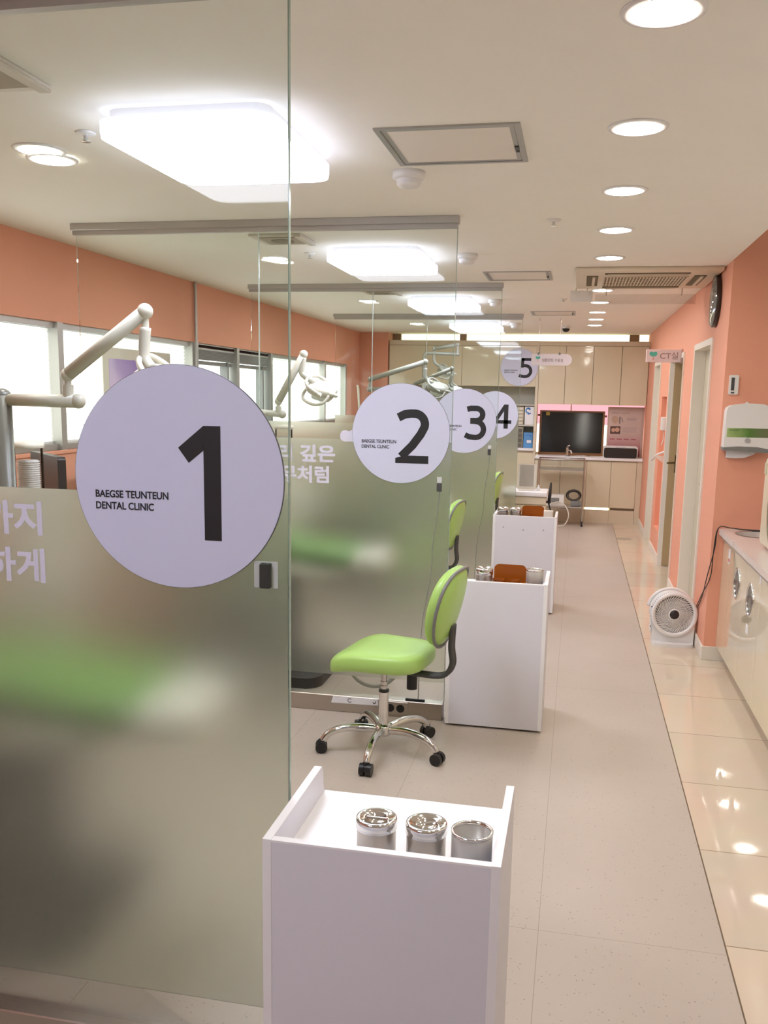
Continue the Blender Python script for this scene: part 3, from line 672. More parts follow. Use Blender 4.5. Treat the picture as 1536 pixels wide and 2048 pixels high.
dup(can, (-0.2625, 1.715, TZ), 0.5, label='middle lidded steel canister on the nearest trolley')
jar = make_canister(False); jar['label'] = 'open steel canister without lid, right on the nearest trolley'; jar['group'] = 'canisters on the nearest trolley'; jar.location = (-0.1665, 1.703, TZ - 0.0)
def lamp_jar(x, y, z, lb):
    r = thing('alcohol_jar', lb, 'jar', (x, y, z))
    part('bowl', MB().lathe([(0, 0), (0.020, 0), (0.026, 0.02), (0.022, 0.05), (0.016, 0.062)], Matrix.Translation((x, y, z)), 24), CUPGL, r)
    part('cap', MB().lathe([(0.022, 0.058), (0.024, 0.062), (0.020, 0.070), (0.008, 0.076), (0.007, 0.086), (0, 0.094)], Matrix.Translation((x, y, z)), 24), mat('old_brass', (150, 120, 60), 0.3, 0.9), r)
lamp_jar(-0.516, 4.33, TZ + 0.001, 'small glass jar with brass cap, left on the second trolley')
dup(can, (-0.412, 4.355, TZ), 0.8, label='lidded steel canister on the second trolley', group='canisters on the farther trolleys', scale=(1, 1, 1.4))
def amber_box(x, y, z, lb, s=1.0):
    r = thing('amber_container', lb, 'container', (x, y, z))
    M = Matrix.Translation((x, y, z)) @ Matrix.Scale(s, 4)
    part('jar', MB().lathe([(0, 0), (0.033, 0), (0.034, 0.06), (0.034, 0.062), (0.031, 0.062), (0.030, 0.004), (0, 0.004)], M @ Matrix.Translation((-0.055, 0, 0)), 32), AMBER, r)
    part('jar', MB().lathe([(0, 0), (0.033, 0), (0.034, 0.06), (0.034, 0.062), (0.031, 0.062), (0.030, 0.004), (0, 0.004)], M @ Matrix.Translation((0.02, 0, 0)), 32), AMBER, r)
    sheet = MB().prism(rrect(-0.085, 0.075, 0.0, 0.128, 0.025), 0.004, M @ face_negY(0, 0.05, 0.0)); part('backing_cover', sheet, AMBER, r)
    part('dark_contents', MB().lathe([(0, 0.004), (0.028, 0.004), (0.028, 0.03), (0, 0.034)], M @ Matrix.Translation((-0.055, 0, 0)), 20), mat('amber_dark', (66, 34, 22), 0.5), r)
amber_box(-0.287, 4.41, TZ, 'amber translucent lidded box on the second trolley')
jr = dup(jar, (-0.168, 4.44, TZ), label='open steel canister at right end of the second trolley', group='canisters on the farther trolleys', scale=(1, 1, 1.3))
solo('amber_tray', MB().prism(rrect(-0.235, -0.13, 4.30, 4.38, 0.015), 0.05, Matrix.Translation((0, 0, TZ + 0.002))), AMBER, 'low amber tray in front of the open canister on the second trolley', 'tray')
dup(can, (-0.525, 6.88, TZ), 0.3, label='left steel canister on the third trolley', group='canisters on the farther trolleys', scale=(1, 1, 1.35)); dup(can, (-0.428, 6.88, TZ), 0.9, label='right steel canister on the third trolley, left of amber box', group='canisters on the farther trolleys', scale=(1, 1, 1.35))
amber_box(-0.295, 6.90, TZ, 'amber translucent lidded box on the third trolley', 1.05)
solo('plastic_tub', MB().prism(rrect(-0.215, -0.145, 6.83, 6.90, 0.012), 0.11, Matrix.Translation((0, 0, TZ + 0.001))), mat('tub_white', (226, 214, 200), 0.4), 'small pale tub at right end of the third trolley', 'tub')

# ================================================================== STOOLS
def make_stool():
    r = thing('swivel_stool', '', 'stool', (0, 0, 0), 'lime swivel stools')
    # faces local +X; back at -X
    hub = part('base_hub', MB().lathe([(0, 0.082), (0.034, 0.082), (0.040, 0.09), (0.040, 0.122), (0.030, 0.134), (0, 0.134)], None, 28), CHROME, r)
    angs = [196, 267, 341, 53, 124]
    for a in [q - 170 for q in angs]:
        c, s = math.cos(math.radians(a)), math.sin(math.radians(a))
        pth = smooth_path([(0.03 * c, 0.03 * s, 0.108), (0.12 * c, 0.12 * s, 0.118), (0.20 * c, 0.20 * s, 0.110), (0.255 * c, 0.255 * s, 0.085), (0.28 * c, 0.28 * s, 0.052)], 5)
        lg = part('leg', MB().tube(pth, [0.0195 - 0.004 * i / (len(pth) - 1) for i in range(len(pth))], 14), CHROME, r)
        wx, wy = 0.285 * c, 0.285 * s; tx, ty = -s, c
        w_ = MB()
        for off in (-0.017, 0.017): w_.cyl((wx + tx * (off - 0.010), wy + ty * (off - 0.010), 0.027), (wx + tx * (off + 0.010), wy + ty * (off + 0.010), 0.027), 0.027, 24)
        w_.cyl((wx - tx * 0.008, wy - ty * 0.008, 0.030), (wx + tx * 0.008, wy + ty * 0.008, 0.030), 0.020, 16).cyl((wx, wy, 0.03), (wx, wy, 0.062), 0.012, 12)
        part('caster', w_, BLACK, lg)
    part('gas_column', MB().cyl((0, 0, 0.12), (0, 0, 0.29), 0.0225, 28), CHROME, r)
    part('column_collar', MB().cyl((0, 0, 0.288), (0, 0, 0.298), 0.024, 28), BLACK, r)
    part('piston', MB().cyl((0, 0, 0.295), (0, 0, 0.42), 0.014, 20).lathe([(0.0155, 0.31), (0.0165, 0.315), (0.0155, 0.32)], None, 20).lathe([(0.0155, 0.33), (0.0165, 0.335), (0.0155, 0.34)], None, 20), STEEL, r)
    part('seat_plate', MB().box(-0.13, 0.10, -0.07, 0.07, 0.400, 0.420, 0.003, 1), BLACK, r)
    def dish(v):
        q = v.copy(); rr = (v.x / 0.22) ** 2 + (v.y / 0.21) ** 2
        if v.z > 0: q.z += 0.012 * min(1, rr) - 0.008
        if v.x > 0.05: q.z -= 0.30 * (v.x - 0.05) ** 2 / 0.16
        q.y *= 1.0 + 0.10 * (v.x / 0.22)
        return q
    part('seat', MB().superell(0.218, 0.205, 0.052, 0.55, 0.55, Matrix.Translation((0.0, 0, 0.466)), 20, 48, dish), LIME, r)
    # backrest, leaning back
    Mb = Matrix.Translation((-0.275, 0, 0.725)) @ Matrix.Rotation(math.radians(-13), 4, 'Y')
    def bk(v):
        q = v.copy(); q.x += 0.55 * v.y * v.y - 0.02; q.y *= 1.0 - 0.28 * max(0, -v.z) / 0.18; return q
    b = part('backrest', MB().superell(0.046, 0.180, 0.182, 0.75, 0.7, Mb, 20, 48, bk), LIME, r)
    rim = []
    for k in range(48):
        t = 2 * PI * k / 48; sg = lambda v, e: math.copysign(abs(v) ** e, v)
        rim.append(Mb @ bk(Vector((-0.022, 0.178 * sg(math.cos(t), .7), 0.180 * sg(math.sin(t), .7)))))
    part('piping', MB().tube(rim, 0.0075, 8, closed=True), GREY, b)
    bar = smooth_path([(-0.06, 0, 0.400), (-0.18, 0, 0.396), (-0.285, 0, 0.405), (-0.325, 0, 0.46), (-0.318, 0, 0.54), (-0.322, 0, 0.64)], 6)
    bm = MB(); bm.tube([p + Vector((0, 0.014, 0)) for p in bar], 0.012, 10).tube([p - Vector((0, 0.014, 0)) for p in bar], 0.012, 10); part('back_support', bm, DARK, r)
    part('adjusting_knob', MB().cyl((-0.125, -0.03, 0.31), (-0.125, -0.03, 0.385), 0.024, 20).cyl((-0.125, -0.03, 0.385), (-0.125, -0.03, 0.402), 0.010, 12), BLACK, r)
    return r
st = make_stool(); st['label'] = 'lime green swivel stool in front, between the nearest and second trolleys'
ST_A = math.radians(170)
st.location = (-0.806, 3.87, 0); st.rotation_euler = (0, 0, ST_A)
dup(st, (-1.125, 6.40, 0), math.radians(172), 'lime stool half hidden behind the second glass, its back showing'); dup(st, (-1.06, 8.95, 0), math.radians(174), 'farthest lime stool, behind the third glass and trolley')

# ================================================================== DENTAL UNITS AND CHAIRS
UNITG = mat('unit_grey', (150, 148, 138), 0.35)
UNITW = mat('unit_ivory', (222, 217, 204), 0.3)
ARMW = mat('lamp_ivory', (208, 203, 190), 0.3)
def lamp(pole, top, arm_end, piv_z, d0, d1, drop, elbow, head, lb, up=1.0, tone=None, heading=0.0, poler=0.022, straight=False):
    tone = tone or ARMW
    r = thing('dental_light', lb, 'dental light', (pole[0], pole[1], 0), 'dental lights on jointed arms')
    P = MB().tube([(pole[0], pole[1], 0.03), (pole[0], pole[1], top - 0.30)], poler, 16).cyl((pole[0], pole[1], 0), (pole[0], pole[1], 0.03), 0.09, 28)
    part('pole', P, UNITG, r)
    ex, ey = arm_end[0] - pole[0], arm_end[1] - pole[1]; el = math.hypot(ex, ey); ex, ey = ex / el, ey / el
    a = MB().tube([Vector((pole[0], pole[1], top - 0.30)), Vector((pole[0], pole[1], top - 0.06))] + [Vector((pole[0] + ex * 0.05 * (1 - math.cos(t)), pole[1] + ey * 0.05 * (1 - math.cos(t)), top - 0.055 + 0.05 * math.sin(t))) for t in [PI / 2 * i / 8 for i in range(1, 9)]] + [Vector(arm_end)], poler * 0.9 if poler < 0.025 else 0.025, 16)
    if straight:
        bpy.data.objects.remove(r.children[0])
        part('pole', MB().tube([(pole[0], pole[1], 0.0), (pole[0], pole[1], top)], poler, 20).superell(poler, poler, 0.025, 1, 1, Matrix.Translation((pole[0], pole[1], top)), 12, 20).cyl((pole[0], pole[1], 0), (pole[0], pole[1], 0.03), 0.09, 28), mat('post_grey', (112, 112, 106), 0.3), r)
        a = MB().tube([(pole[0], pole[1], top - 0.015), arm_end], [0.021, 0.024], 16)
    a.superell(0.026, 0.026, 0.026, 1, 1, Matrix.Translation(arm_end), 10, 16); part('swing_arm', a, tone, r)
    pv = MB().cyl((d0[0], d0[1], arm_end[2]), (d0[0], d0[1], arm_end[2] + (d0[2] - arm_end[2]) * 0.62), 0.019, 18).cyl((d0[0], d0[1], arm_end[2]), (d0[0], d0[1], d0[2]), 0.012, 14); part('pivot', pv, tone, r)
    b = MB().tube([d0, d1], 0.023, 18).superell(0.024, 0.024, 0.024, 1, 1, Matrix.Translation(d0), 10, 16).superell(0.027, 0.027, 0.027, 1, 1, Matrix.Translation(d1), 10, 16); part('balance_arm', b, tone, r)
    k = MB().cyl(d1, (d1[0], d1[1], drop[2] + 0.05), 0.012, 14).tube(smooth_path([(d1[0], d1[1], drop[2] + 0.07), drop, elbow, head], 6), 0.019, 16); part('drop_arm', k, tone, r)
    M = Matrix.Translation(head) @ Matrix.Rotation(heading, 4, 'Z') @ Matrix.Rotation(math.radians(24), 4, 'X') @ Matrix.Rotation(math.radians(14), 4, 'Y')
    V = lambda x, y, z: M @ Vector((x, y, z))
    hd = part('lamp_head', MB().superell(0.098, 0.074, 0.036, 0.75, 0.75, M @ Matrix.Translation((0.055, 0, -0.030)), 14, 32), tone, r)
    part('reflector', MB().superell(0.066, 0.054, 0.024, 0.35, 0.5, M @ Matrix.Translation((0.060, 0, -0.068)), 10, 24), mat('reflector_glass', (226, 232, 226), 0.1), hd)
    part('yoke', MB().tube(smooth_path([V(0.075, -0.078, -0.030), V(0.03, -0.086, -0.008), V(-0.02, -0.07, 0.012), V(-0.045, 0, 0.02), V(-0.02, 0.07, 0.012), V(0.03, 0.086, -0.008), V(0.075, 0.078, -0.03)], 5), 0.0105, 10), tone, hd)
    part('pivot_knob', MB().cyl(V(0.075, -0.062, -0.03), V(0.075, -0.098, -0.03), 0.014, 14), tone, hd)
    part('handle', MB().tube(smooth_path([V(0.13, -0.06, -0.03), V(0.11, -0.10, -0.065), V(0.05, -0.115, -0.085), V(-0.03, -0.09, -0.08), V(-0.055, -0.02, -0.066), V(-0.04, 0.06, -0.05), V(0.04, 0.08, -0.04)], 6), 0.0095, 10), tone, hd)
    part('grip', MB().superell(0.032, 0.014, 0.013, 0.8, 0.8, M @ Matrix.Translation((0.155, -0.05, -0.022)), 8, 14), tone, hd)
    return r
lamp((-2.015, 2.9), 1.603, (-1.715, 2.9, 1.588), 0, (-1.752, 2.9, 1.678), (-1.453, 2.9, 1.893), (-1.46, 2.9, 1.77), (-1.458, 2.9, 1.735), (-1.435, 2.9, 1.705), 'nearest dental light, partly hidden behind disc 1', poler=0.034, heading=0.3, straight=True)
lamp((-2.2, 5.5), 1.52, (-1.835, 5.5, 1.495), 0, (-1.86, 5.5, 1.575), (-1.695, 5.5, 1.868), (-1.705, 5.5, 1.78), (-1.70, 5.5, 1.745), (-1.625, 5.5, 1.695), 'dental light with oval head hanging before the bright blinds', heading=-0.2)
lamp((-1.5, 8.1), 1.69, (-1.87, 8.1, 1.675), 0, (-1.865, 8.1, 1.765), (-1.36, 8.1, 1.925), (-1.36, 8.1, 1.80), (-1.34, 8.1, 1.765), (-1.29, 8.1, 1.74), 'dental light on long slanting arm just above disc 2', tone=UNITG)
lamp((-1.9, 11.2), 2.15, (-1.48, 11.2, 2.135), 0, (-1.485, 11.2, 2.25), (-1.775, 11.2, 2.20), (-1.775, 11.2, 2.06), (-1.74, 11.2, 2.01), (-1.66, 11.2, 1.97), 'farthest dental light, tall pole bent over before the cream cabinets', tone=UNITG)
lamp((-2.05, 10.4), 1.66, (-1.86, 10.4, 1.66), 0, (-1.87, 10.4, 1.755), (-1.44, 10.4, 1.935), (-1.45, 10.4, 1.80), (-1.45, 10.4, 1.76), (-1.43, 10.4, 1.73), 'dental light low behind discs 2 and 3, on raised arm', tone=UNITG)
def make_dental_chair():
    r = thing('dental_chair', '', 'dental chair', (0, 0, 0), 'dental patient chairs')
    part('base', MB().prism(rrect(-0.62, 0.46, -0.30, 0.30, 0.10), 0.06), mat('base_dark', (44, 42, 39), 0.5), r)  # dark base, widened to stand in for shadow under the chair too
    part('lift_column', MB().box(-0.42, 0.22, -0.22, 0.22, 0.05, 0.58, 0.05, 2), mat('column_dark', (60, 60, 57), 0.45), r)  # dark column, enlarged and darkened for the shade below the seat too
    part('shell', MB().superell(0.50, 0.25, 0.06, 0.5, 0.5, Matrix.Translation((0.04, 0, 0.65)), 12, 32), UNITW, r)
    part('seat', MB().superell(0.36, 0.25, 0.06, 0.5, 0.45, Matrix.Translation((-0.05, 0, 0.76)), 12, 32), GREENV, r)
    part('leg_rest', MB().superell(0.24, 0.22, 0.055, 0.5, 0.45, Matrix.Translation((0.42, 0, 0.73)) @ Matrix.Rotation(0.08, 4, 'Y'), 12, 32), GREENV, r)
    part('foot_plate', MB().superell(0.15, 0.2, 0.055, 0.5, 0.5, Matrix.Translation((0.66, 0, 0.70)), 10, 28), UNITW, r)
    part('backrest', MB().superell(0.38, 0.24, 0.05, 0.5, 0.5, Matrix.Translation((-0.62, 0, 0.90)) @ Matrix.Rotation(math.radians(28), 4, 'Y'), 12, 32), GREENV, r)
    part('headrest', MB().superell(0.11, 0.13, 0.04, 0.6, 0.6, Matrix.Translation((-0.96, 0, 1.10)) @ Matrix.Rotation(math.radians(28), 4, 'Y'), 10, 28), GREENV, r)
    for sy in (-1, 1): part('armrest', MB().superell(0.19, 0.035, 0.025, 0.6, 0.6, Matrix.Translation((-0.2, sy * 0.29, 0.92)), 8, 20).cyl((-0.2, sy * 0.27, 0.72), (-0.2, sy * 0.29, 0.91), 0.02, 12), UNITW, r)
    return r
dc = make_dental_chair(); dc['label'] = 'green dental chair blurred behind the nearest frosted glass'; dc.location = (-1.80, 2.40, 0)
for k, lb in ((1, 'green dental chair blurred behind the second frosted glass'), (2, 'green dental chair in the third bay, hidden behind frosted glass'), (3, 'green dental chair in the fourth bay, hidden behind frosted glass')):
    dup(dc, (-1.80, 2.40 + BAY * k, 0), label=lb)
def cup_unit(k, x, y):
    r = thing('cuspidor_unit', ['ivory dental side unit behind the nearest frosted glass', 'ivory dental side unit behind the second frosted glass'][k], 'dental unit', (x, y, 0), 'ivory dental side units')
    part('cabinet', MB().box(x - 0.14, x + 0.14, y - 0.12, y + 0.12, 0.05, 1.16, 0.02, 2), UNITW, r); part('plinth', MB().box(x - 0.13, x + 0.13, y - 0.11, y + 0.11, 0, 0.05), DARK, r)
    part('bowl', MB().lathe([(0, 0.0), (0.05, 0.002), (0.09, 0.04), (0.095, 0.05), (0.085, 0.05), (0.045, 0.012), (0, 0.010)], Matrix.Translation((x + 0.18, y, 0.88)), 28).box(x + 0.12, x + 0.2, y - 0.03, y + 0.03, 0.84, 0.88), PLASW, r)
    c = thing('cup_dispenser', ['clear tube of stacked paper cups left of disc 1', 'clear tube of stacked paper cups beside the first glass edge'][k], 'cup dispenser', (x, y, 1.16), 'paper cup dispensers')
    z0, R = 1.16, 0.056
    part('tube', MB().lathe([(R, z0), (R, z0 + 0.245)], Matrix.Translation((x, y, 0)), 32), CUPGL, c)
    part('lid', MB().lathe([(R + 0.004, z0 + 0.238), (R + 0.006, z0 + 0.24), (R + 0.006, z0 + 0.258), (R * 0.6, z0 + 0.266), (0, z0 + 0.268)], Matrix.Translation((x, y, 0)), 32), PLAST, c)
    cups = part('cup_stack', MB().lathe([p for i in range(22) for p in ((0.043, z0 + 0.003 + i * 0.0085), (0.043, z0 + 0.007 + i * 0.0085), (0.038, z0 + 0.0075 + i * 0.0085), (0.038, z0 + 0.011 + i * 0.0085))] + [(0.0, z0 + 0.19)], Matrix.Translation((x, y, 0)), 28), PAPER, c)
    part('base_ring', MB().lathe([(0, z0), (R + 0.004, z0), (R + 0.004, z0 + 0.012), (R - 0.002, z0 + 0.012)], Matrix.Translation((x, y, 0)), 32), PLAST, c)
cup_unit(0, -2.12, 3.2); cup_unit(1, -1.865, 5.62)
# monitor
r = thing('monitor', 'black monitor beside the cup tube, before the orange wall', 'monitor', (-2.27, 3.62, 0))
M = Matrix.Translation((-2.27, 3.60, 0)) @ Matrix.Rotation(math.radians(-43), 4, 'Z')
part('screen', MB().prism(rrect(-0.22, 0.22, 1.05, 1.345, 0.015), 0.035, M @ face_negY(0, 0, 0)), BLACK, r)
part('stand', MB().tube([M @ Vector((0, 0.03, 0.02)), M @ Vector((0, 0.03, 1.2))], 0.02, 12).cyl(M @ Vector((0, 0.03, 0)), M @ Vector((0, 0.03, 0.02)), 0.14, 28), DARK, r)
# poster hanging at the window
r = thing('hanging_poster', 'purple and white poster hanging in front of the window blinds', 'poster', (XW + 0.012, 5.72, 1.9))
part('board', MB().box(XW + 0.006, XW + 0.012, 5.26, 6.22, 1.29, 1.895), mat('poster_ground', (216, 206, 190), 0.6), r)
pm, nt, out = nodes('purple_print')
tc = nt.nodes.new('ShaderNodeTexCoord'); nz = nt.nodes.new('ShaderNodeTexNoise'); nz.inputs['Scale'].default_value = 2.2; rp = nt.nodes.new('ShaderNodeValToRGB')
rp.color_ramp.elements[0].position = 0.35; rp.color_ramp.elements[0].color = lin((150, 120, 190)); rp.color_ramp.elements[1].position = 0.65; rp.color_ramp.elements[1].color = lin((214, 190, 226))
df = nt.nodes.new('ShaderNodeBsdfDiffuse'); nt.links.new(tc.outputs['Object'], nz.inputs['Vector']); nt.links.new(nz.outputs['Fac'], rp.inputs[0]); nt.links.new(rp.outputs[0], df.inputs[0]); nt.links.new(df.outputs[0], out.inputs[0])
part('picture', MB().box(XW + 0.012, XW + 0.0135, 5.33, 5.98, 1.33, 1.825), pm, r)
# slim leaning lamp pole and green drape at the back bays
solo('slim_pole', MB().tube([(-2.54, 10.9, 0.0), (-2.66, 10.9, 1.70), (-2.67, 10.9, 1.74)], 0.013, 12).cyl((-2.54, 10.9, 0), (-2.54, 10.9, 0.02), 0.1, 20), UNITW, 'thin pale pole leaning near the orange end wall', 'pole')

# ================================================================== RIGHT NOOK
CF, CZ = 0.893, 0.85
def ring_plate(mb, x0, x1, y0, y1, cx, cy, rx, ry, z0, z1, n=40):
    out, inn = [], []
    for k in range(n):
        a = 2 * PI * k / n; c, s = math.cos(a), math.sin(a)
        tx = ((x1 - cx) if c > 0 else (x0 - cx)) / c if abs(c) > 1e-9 else 1e9; ty = ((y1 - cy) if s > 0 else (y0 - cy)) / s if abs(s) > 1e-9 else 1e9
        t = min(abs(tx), abs(ty)); out.append((cx + c * t, cy + s * t)); inn.append((cx + rx * c, cy + ry * s))
    for z, fl in ((z1, 0), (z0, 1)):
        o = [mb.bm.verts.new((p[0], p[1], z)) for p in out]; i_ = [mb.bm.verts.new((p[0], p[1], z)) for p in inn]
        for k in range(n): mb.bm.faces.new((o[k], o[(k + 1) % n], i_[(k + 1) % n], i_[k]))
        if fl == 0: O, I = o, i_
        else:
            for k in range(n):
                mb.bm.faces.new((O[k], o[k], o[(k + 1) % n], O[(k + 1) % n])); mb.bm.faces.new((I[k], I[(k + 1) % n], i_[(k + 1) % n], i_[k]))
    return mb
ct = MB(); sx, sy = 1.085, 5.60
ring_plate(ct, CF, 1.40, 5.3, YC - 0.002, sx, sy, 0.125, 0.13, CZ - 0.035, CZ); ct.box(CF, 1.40, 1.0, 5.3, CZ - 0.035, CZ); ct.box(1.40, XN - 0.002, 1.0, YC - 0.002, CZ - 0.035, CZ)
top = solo('countertop', ct, COUNTER, 'pale stone countertop of the right-hand nook', 'countertop')
part('sink_bowl', MB().lathe([(1.0, 0.002), (0.97, 0.003), (0.93, -0.05), (0.6, -0.13), (0, -0.14)], Matrix.Translation((sx, sy, CZ)) @ Matrix.Diagonal((0.133, 0.138, 1, 1)), 40), STEEL, top, 'oval steel sink bowl')
part('edge_rail', MB().box(CF + 0.018, CF + 0.034, 1.0, YC - 0.01, CZ - 0.06, CZ - 0.035), ALU, top)
DX = 0.93
splits = [1.93, 2.38, 2.83, 3.28, 3.73, 4.18, 4.63, 5.08, 5.53]
for i in range(len(splits) - 1):
    y0, y1 = splits[i], splits[i + 1]
    lb = {7: 'cream waste cabinet with round chrome hole next to the wall side', 6: 'cream waste cabinet with round chrome hole nearer the camera', 5: 'plain cream glossy cabinet next to the nearer waste hole'}.get(i, 'cream base cabinet under the counter, out past the picture edge')
    r = thing('base_cabinet', lb, 'cabinet', (1.2, (y0 + y1) / 2, 0), 'cream cabinets under the nook counter')
    part('carcass', MB().box(DX + 0.02, XN - 0.01, y0 + 0.001, y1 - 0.001, 0.105, CZ - 0.0355 if i < 7 else 0.69), CREAMM, r); part('plinth', MB().box(1.012, XN - 0.01, y0 + 0.001, y1 - 0.001, 0, 0.105), CREAMM, r)
    d = part('door', MB().box(DX, DX + 0.019, y0 + 0.002, y1 - 0.002, 0.10, CZ - 0.065, 0.001, 1), CREAM, r)
    if i in (6, 7):
        hy, hz = (5.27, 0.612) if i == 7 else (4.868, 0.605)
        R = 0.092
        M = face_negX(DX, hy, hz)
        part('hole_ring', MB().lathe([(R - 0.014, 0), (R - 0.012, 0.004), (R - 0.004, 0.006), (R, 0.003), (R, 0)], M, 40), CHROME, d)
        part('swing_flap', MB().lathe([(0, 0.001), (R - 0.014, 0.001), (R - 0.014, 0.0)], M, 40), mat('flap_grey', (150, 146, 140), 0.2, 0.6), d)
fl = thing('narrow_cabinet', 'narrow cream filler cabinet against the orange wall under the counter', 'cabinet', (1.2, 5.68, 0))
part('panel', MB().box(DX, DX + 0.02, 5.532, YC - 0.002, 0.10, CZ - 0.0355), CREAM, fl); part('carcass', MB().box(DX + 0.02, XN - 0.01, 5.532, YC - 0.002, 0.10, 0.69), CREAMM, fl); part('plinth', MB().box(1.012, XN - 0.01, 5.532, YC - 0.014, 0, 0.10), CREAMM, fl)
lb_ = MB().box(DX - 0.0008, DX, 5.56, 5.62, 0.67, 0.76); st_ = solo('label_sticker', lb_, PAPER, 'small white paper label near the top of the filler panel', 'sticker')
part('print', MB().box(DX - 0.0012, DX - 0.0008, 5.565, 5.615, 0.68, 0.70), mat('red_print', (190, 110, 100), 0.6), st_)
solo('label_sticker', MB().box(DX - 0.0008, DX, 4.86, 4.92, 0.42, 0.47), PAPER, 'small white paper label below the nearer waste hole', 'sticker')
solo('label_sticker', MB().box(DX - 0.0008, DX, 4.64, 4.67, 0.735, 0.775), PAPER, 'small white paper label above the nearer waste hole', 'sticker')
# steriliser on the counter
r = thing('autoclave', 'ivory steriliser with round glass door on the nook counter', 'steriliser', (1.2, 4.85, CZ))
IV = mat('ivory_gloss', (240, 232, 206), 0.25)
part('housing', MB().box(0.995, 1.46, 4.18, 5.14, CZ + 0.012, CZ + 0.50, 0.035, 3), IV, r)
M = face_negX(0.995, 4.655, CZ + 0.26)
dr = part('door', MB().lathe([(0, 0.004), (0.235, 0.004), (0.245, 0.0), (0.245, -0.01)], M, 48), mat('dark_glass', (70, 78, 72), 0.08), r)
part('door_ring', MB().lathe([(0.215, 0.003), (0.215, 0.012), (0.232, 0.018), (0.25, 0.010), (0.25, 0)], M, 48), mat('ring_grey', (150, 140, 112), 0.3, 0.5), dr)
for yy in (4.26, 5.06): part('foot', MB().cyl((1.06, yy, CZ + 0.001), (1.06, yy, CZ + 0.014), 0.02, 14).cyl((1.36, yy, CZ + 0.001), (1.36, yy, CZ + 0.014), 0.02, 14), BLACK, r)
part('switch_panel', MB().box(0.991, 0.996, 5.06, 5.11, CZ + 0.40, CZ + 0.46), mat('panel_beige', (206, 196, 170), 0.4), r)
# paper towel dispenser on the nook wall
r = thing('paper_towel_dispenser', 'white wall dispenser with green leaf band and paper hanging out', 'paper towel dispenser', (0.995, YC, 1.33))
prof = [(0.868, 1.352), (1.122, 1.346)] + [(1.118, 1.58), (1.11, 1.60), (1.08, 1.613), (0.99, 1.618), (0.90, 1.605), (0.876, 1.59), (0.870, 1.57)]
M = face_negY(0, YC, 0)
bo = part('cover', MB().prism(prof, 0.105, M), PLASW, r)
part('lower_chute', MB().prism([(0.864, 1.354), (0.87, 1.335), (1.12, 1.325), (1.127, 1.348), (1.06, 1.36), (0.95, 1.362)], 0.108, M), GREY, r)
gm, nt, out = nodes('green_leaf_print')
tc = nt.nodes.new('ShaderNodeTexCoord'); sep = nt.nodes.new('ShaderNodeSeparateXYZ'); mr = nt.nodes.new('ShaderNodeMapRange'); mr.inputs['From Min'].default_value = 0.87; mr.inputs['From Max'].default_value = 1.12
nz = nt.nodes.new('ShaderNodeTexNoise'); nz.inputs['Scale'].default_value = 18; ad = nt.nodes.new('ShaderNodeMath'); ad.operation = 'MULTIPLY_ADD'; ad.inputs[1].default_value = 0.35
rp = nt.nodes.new('ShaderNodeValToRGB'); rp.color_ramp.elements[0].position = 0.15; rp.color_ramp.elements[0].color = lin((176, 200, 128)); rp.color_ramp.elements[1].position = 0.75; rp.color_ramp.elements[1].color = lin((84, 128, 52))
e = rp.color_ramp.elements.new(1.0); e.color = lin((110, 120, 80)); df = nt.nodes.new('ShaderNodeBsdfPrincipled'); df.inputs['Roughness'].default_value = 0.35
L = nt.links.new; L(tc.outputs['Object'], sep.inputs[0]); L(sep.outputs['X'], mr.inputs['Value']); L(tc.outputs['Object'], nz.inputs['Vector']); L(nz.outputs['Fac'], ad.inputs[0]); L(mr.outputs[0], ad.inputs[2]); L(ad.outputs[0], rp.inputs[0]); L(rp.outputs[0], df.inputs['Base Color']); L(df.outputs[0], out.inputs[0])
part('leaf_band', MB().box(0.880, 1.119, YC - 0.1062, YC - 0.105, 1.416, 1.470), gm, bo)
m = MB(); stroke(m, [(0.892, 1.458), (0.947, 1.458)], 0.004, face_negY(0, YC - 0.1064, 0), 0.0003); part('print_line', m, mat('green_ink', (70, 96, 50), 0.6), bo)
part('push_button', MB().cyl((1.0, YC - 0.105, 1.398), (1.0, YC - 0.112, 1.398), 0.015, 24), mat('button_grey', (176, 176, 176), 0.3), bo)
part('key_tab', MB().box(0.988, 1.002, YC - 0.02, YC - 0.01, 1.612, 1.626, 0.001, 1), PLASW, r)
part('paper', MB().prism([(0.892, 1.29), (0.893, 1.336), (1.07, 1.330), (1.05, 1.312), (1.0, 1.292), (0.95, 1.288)], 0.003, face_negY(0, YC - 0.05, 0)), PAPER, r)
r = thing('room_controller', 'white wall controller with small dark display above the paper dispenser', 'wall controller', (0.91, YC, 1.725))
part('case', MB().prism(rrect(0.884, 0.937, 1.668, 1.784, 0.008), 0.022, face_negY(0, YC, 0)), PLASW, r); part('display', MB().box(0.895, 0.914, YC - 0.023, YC - 0.022, 1.692, 1.768), DARK, r)
part('button', MB().box(0.896, 0.916, YC - 0.0235, YC - 0.022, 1.674, 1.684), DARK, r)
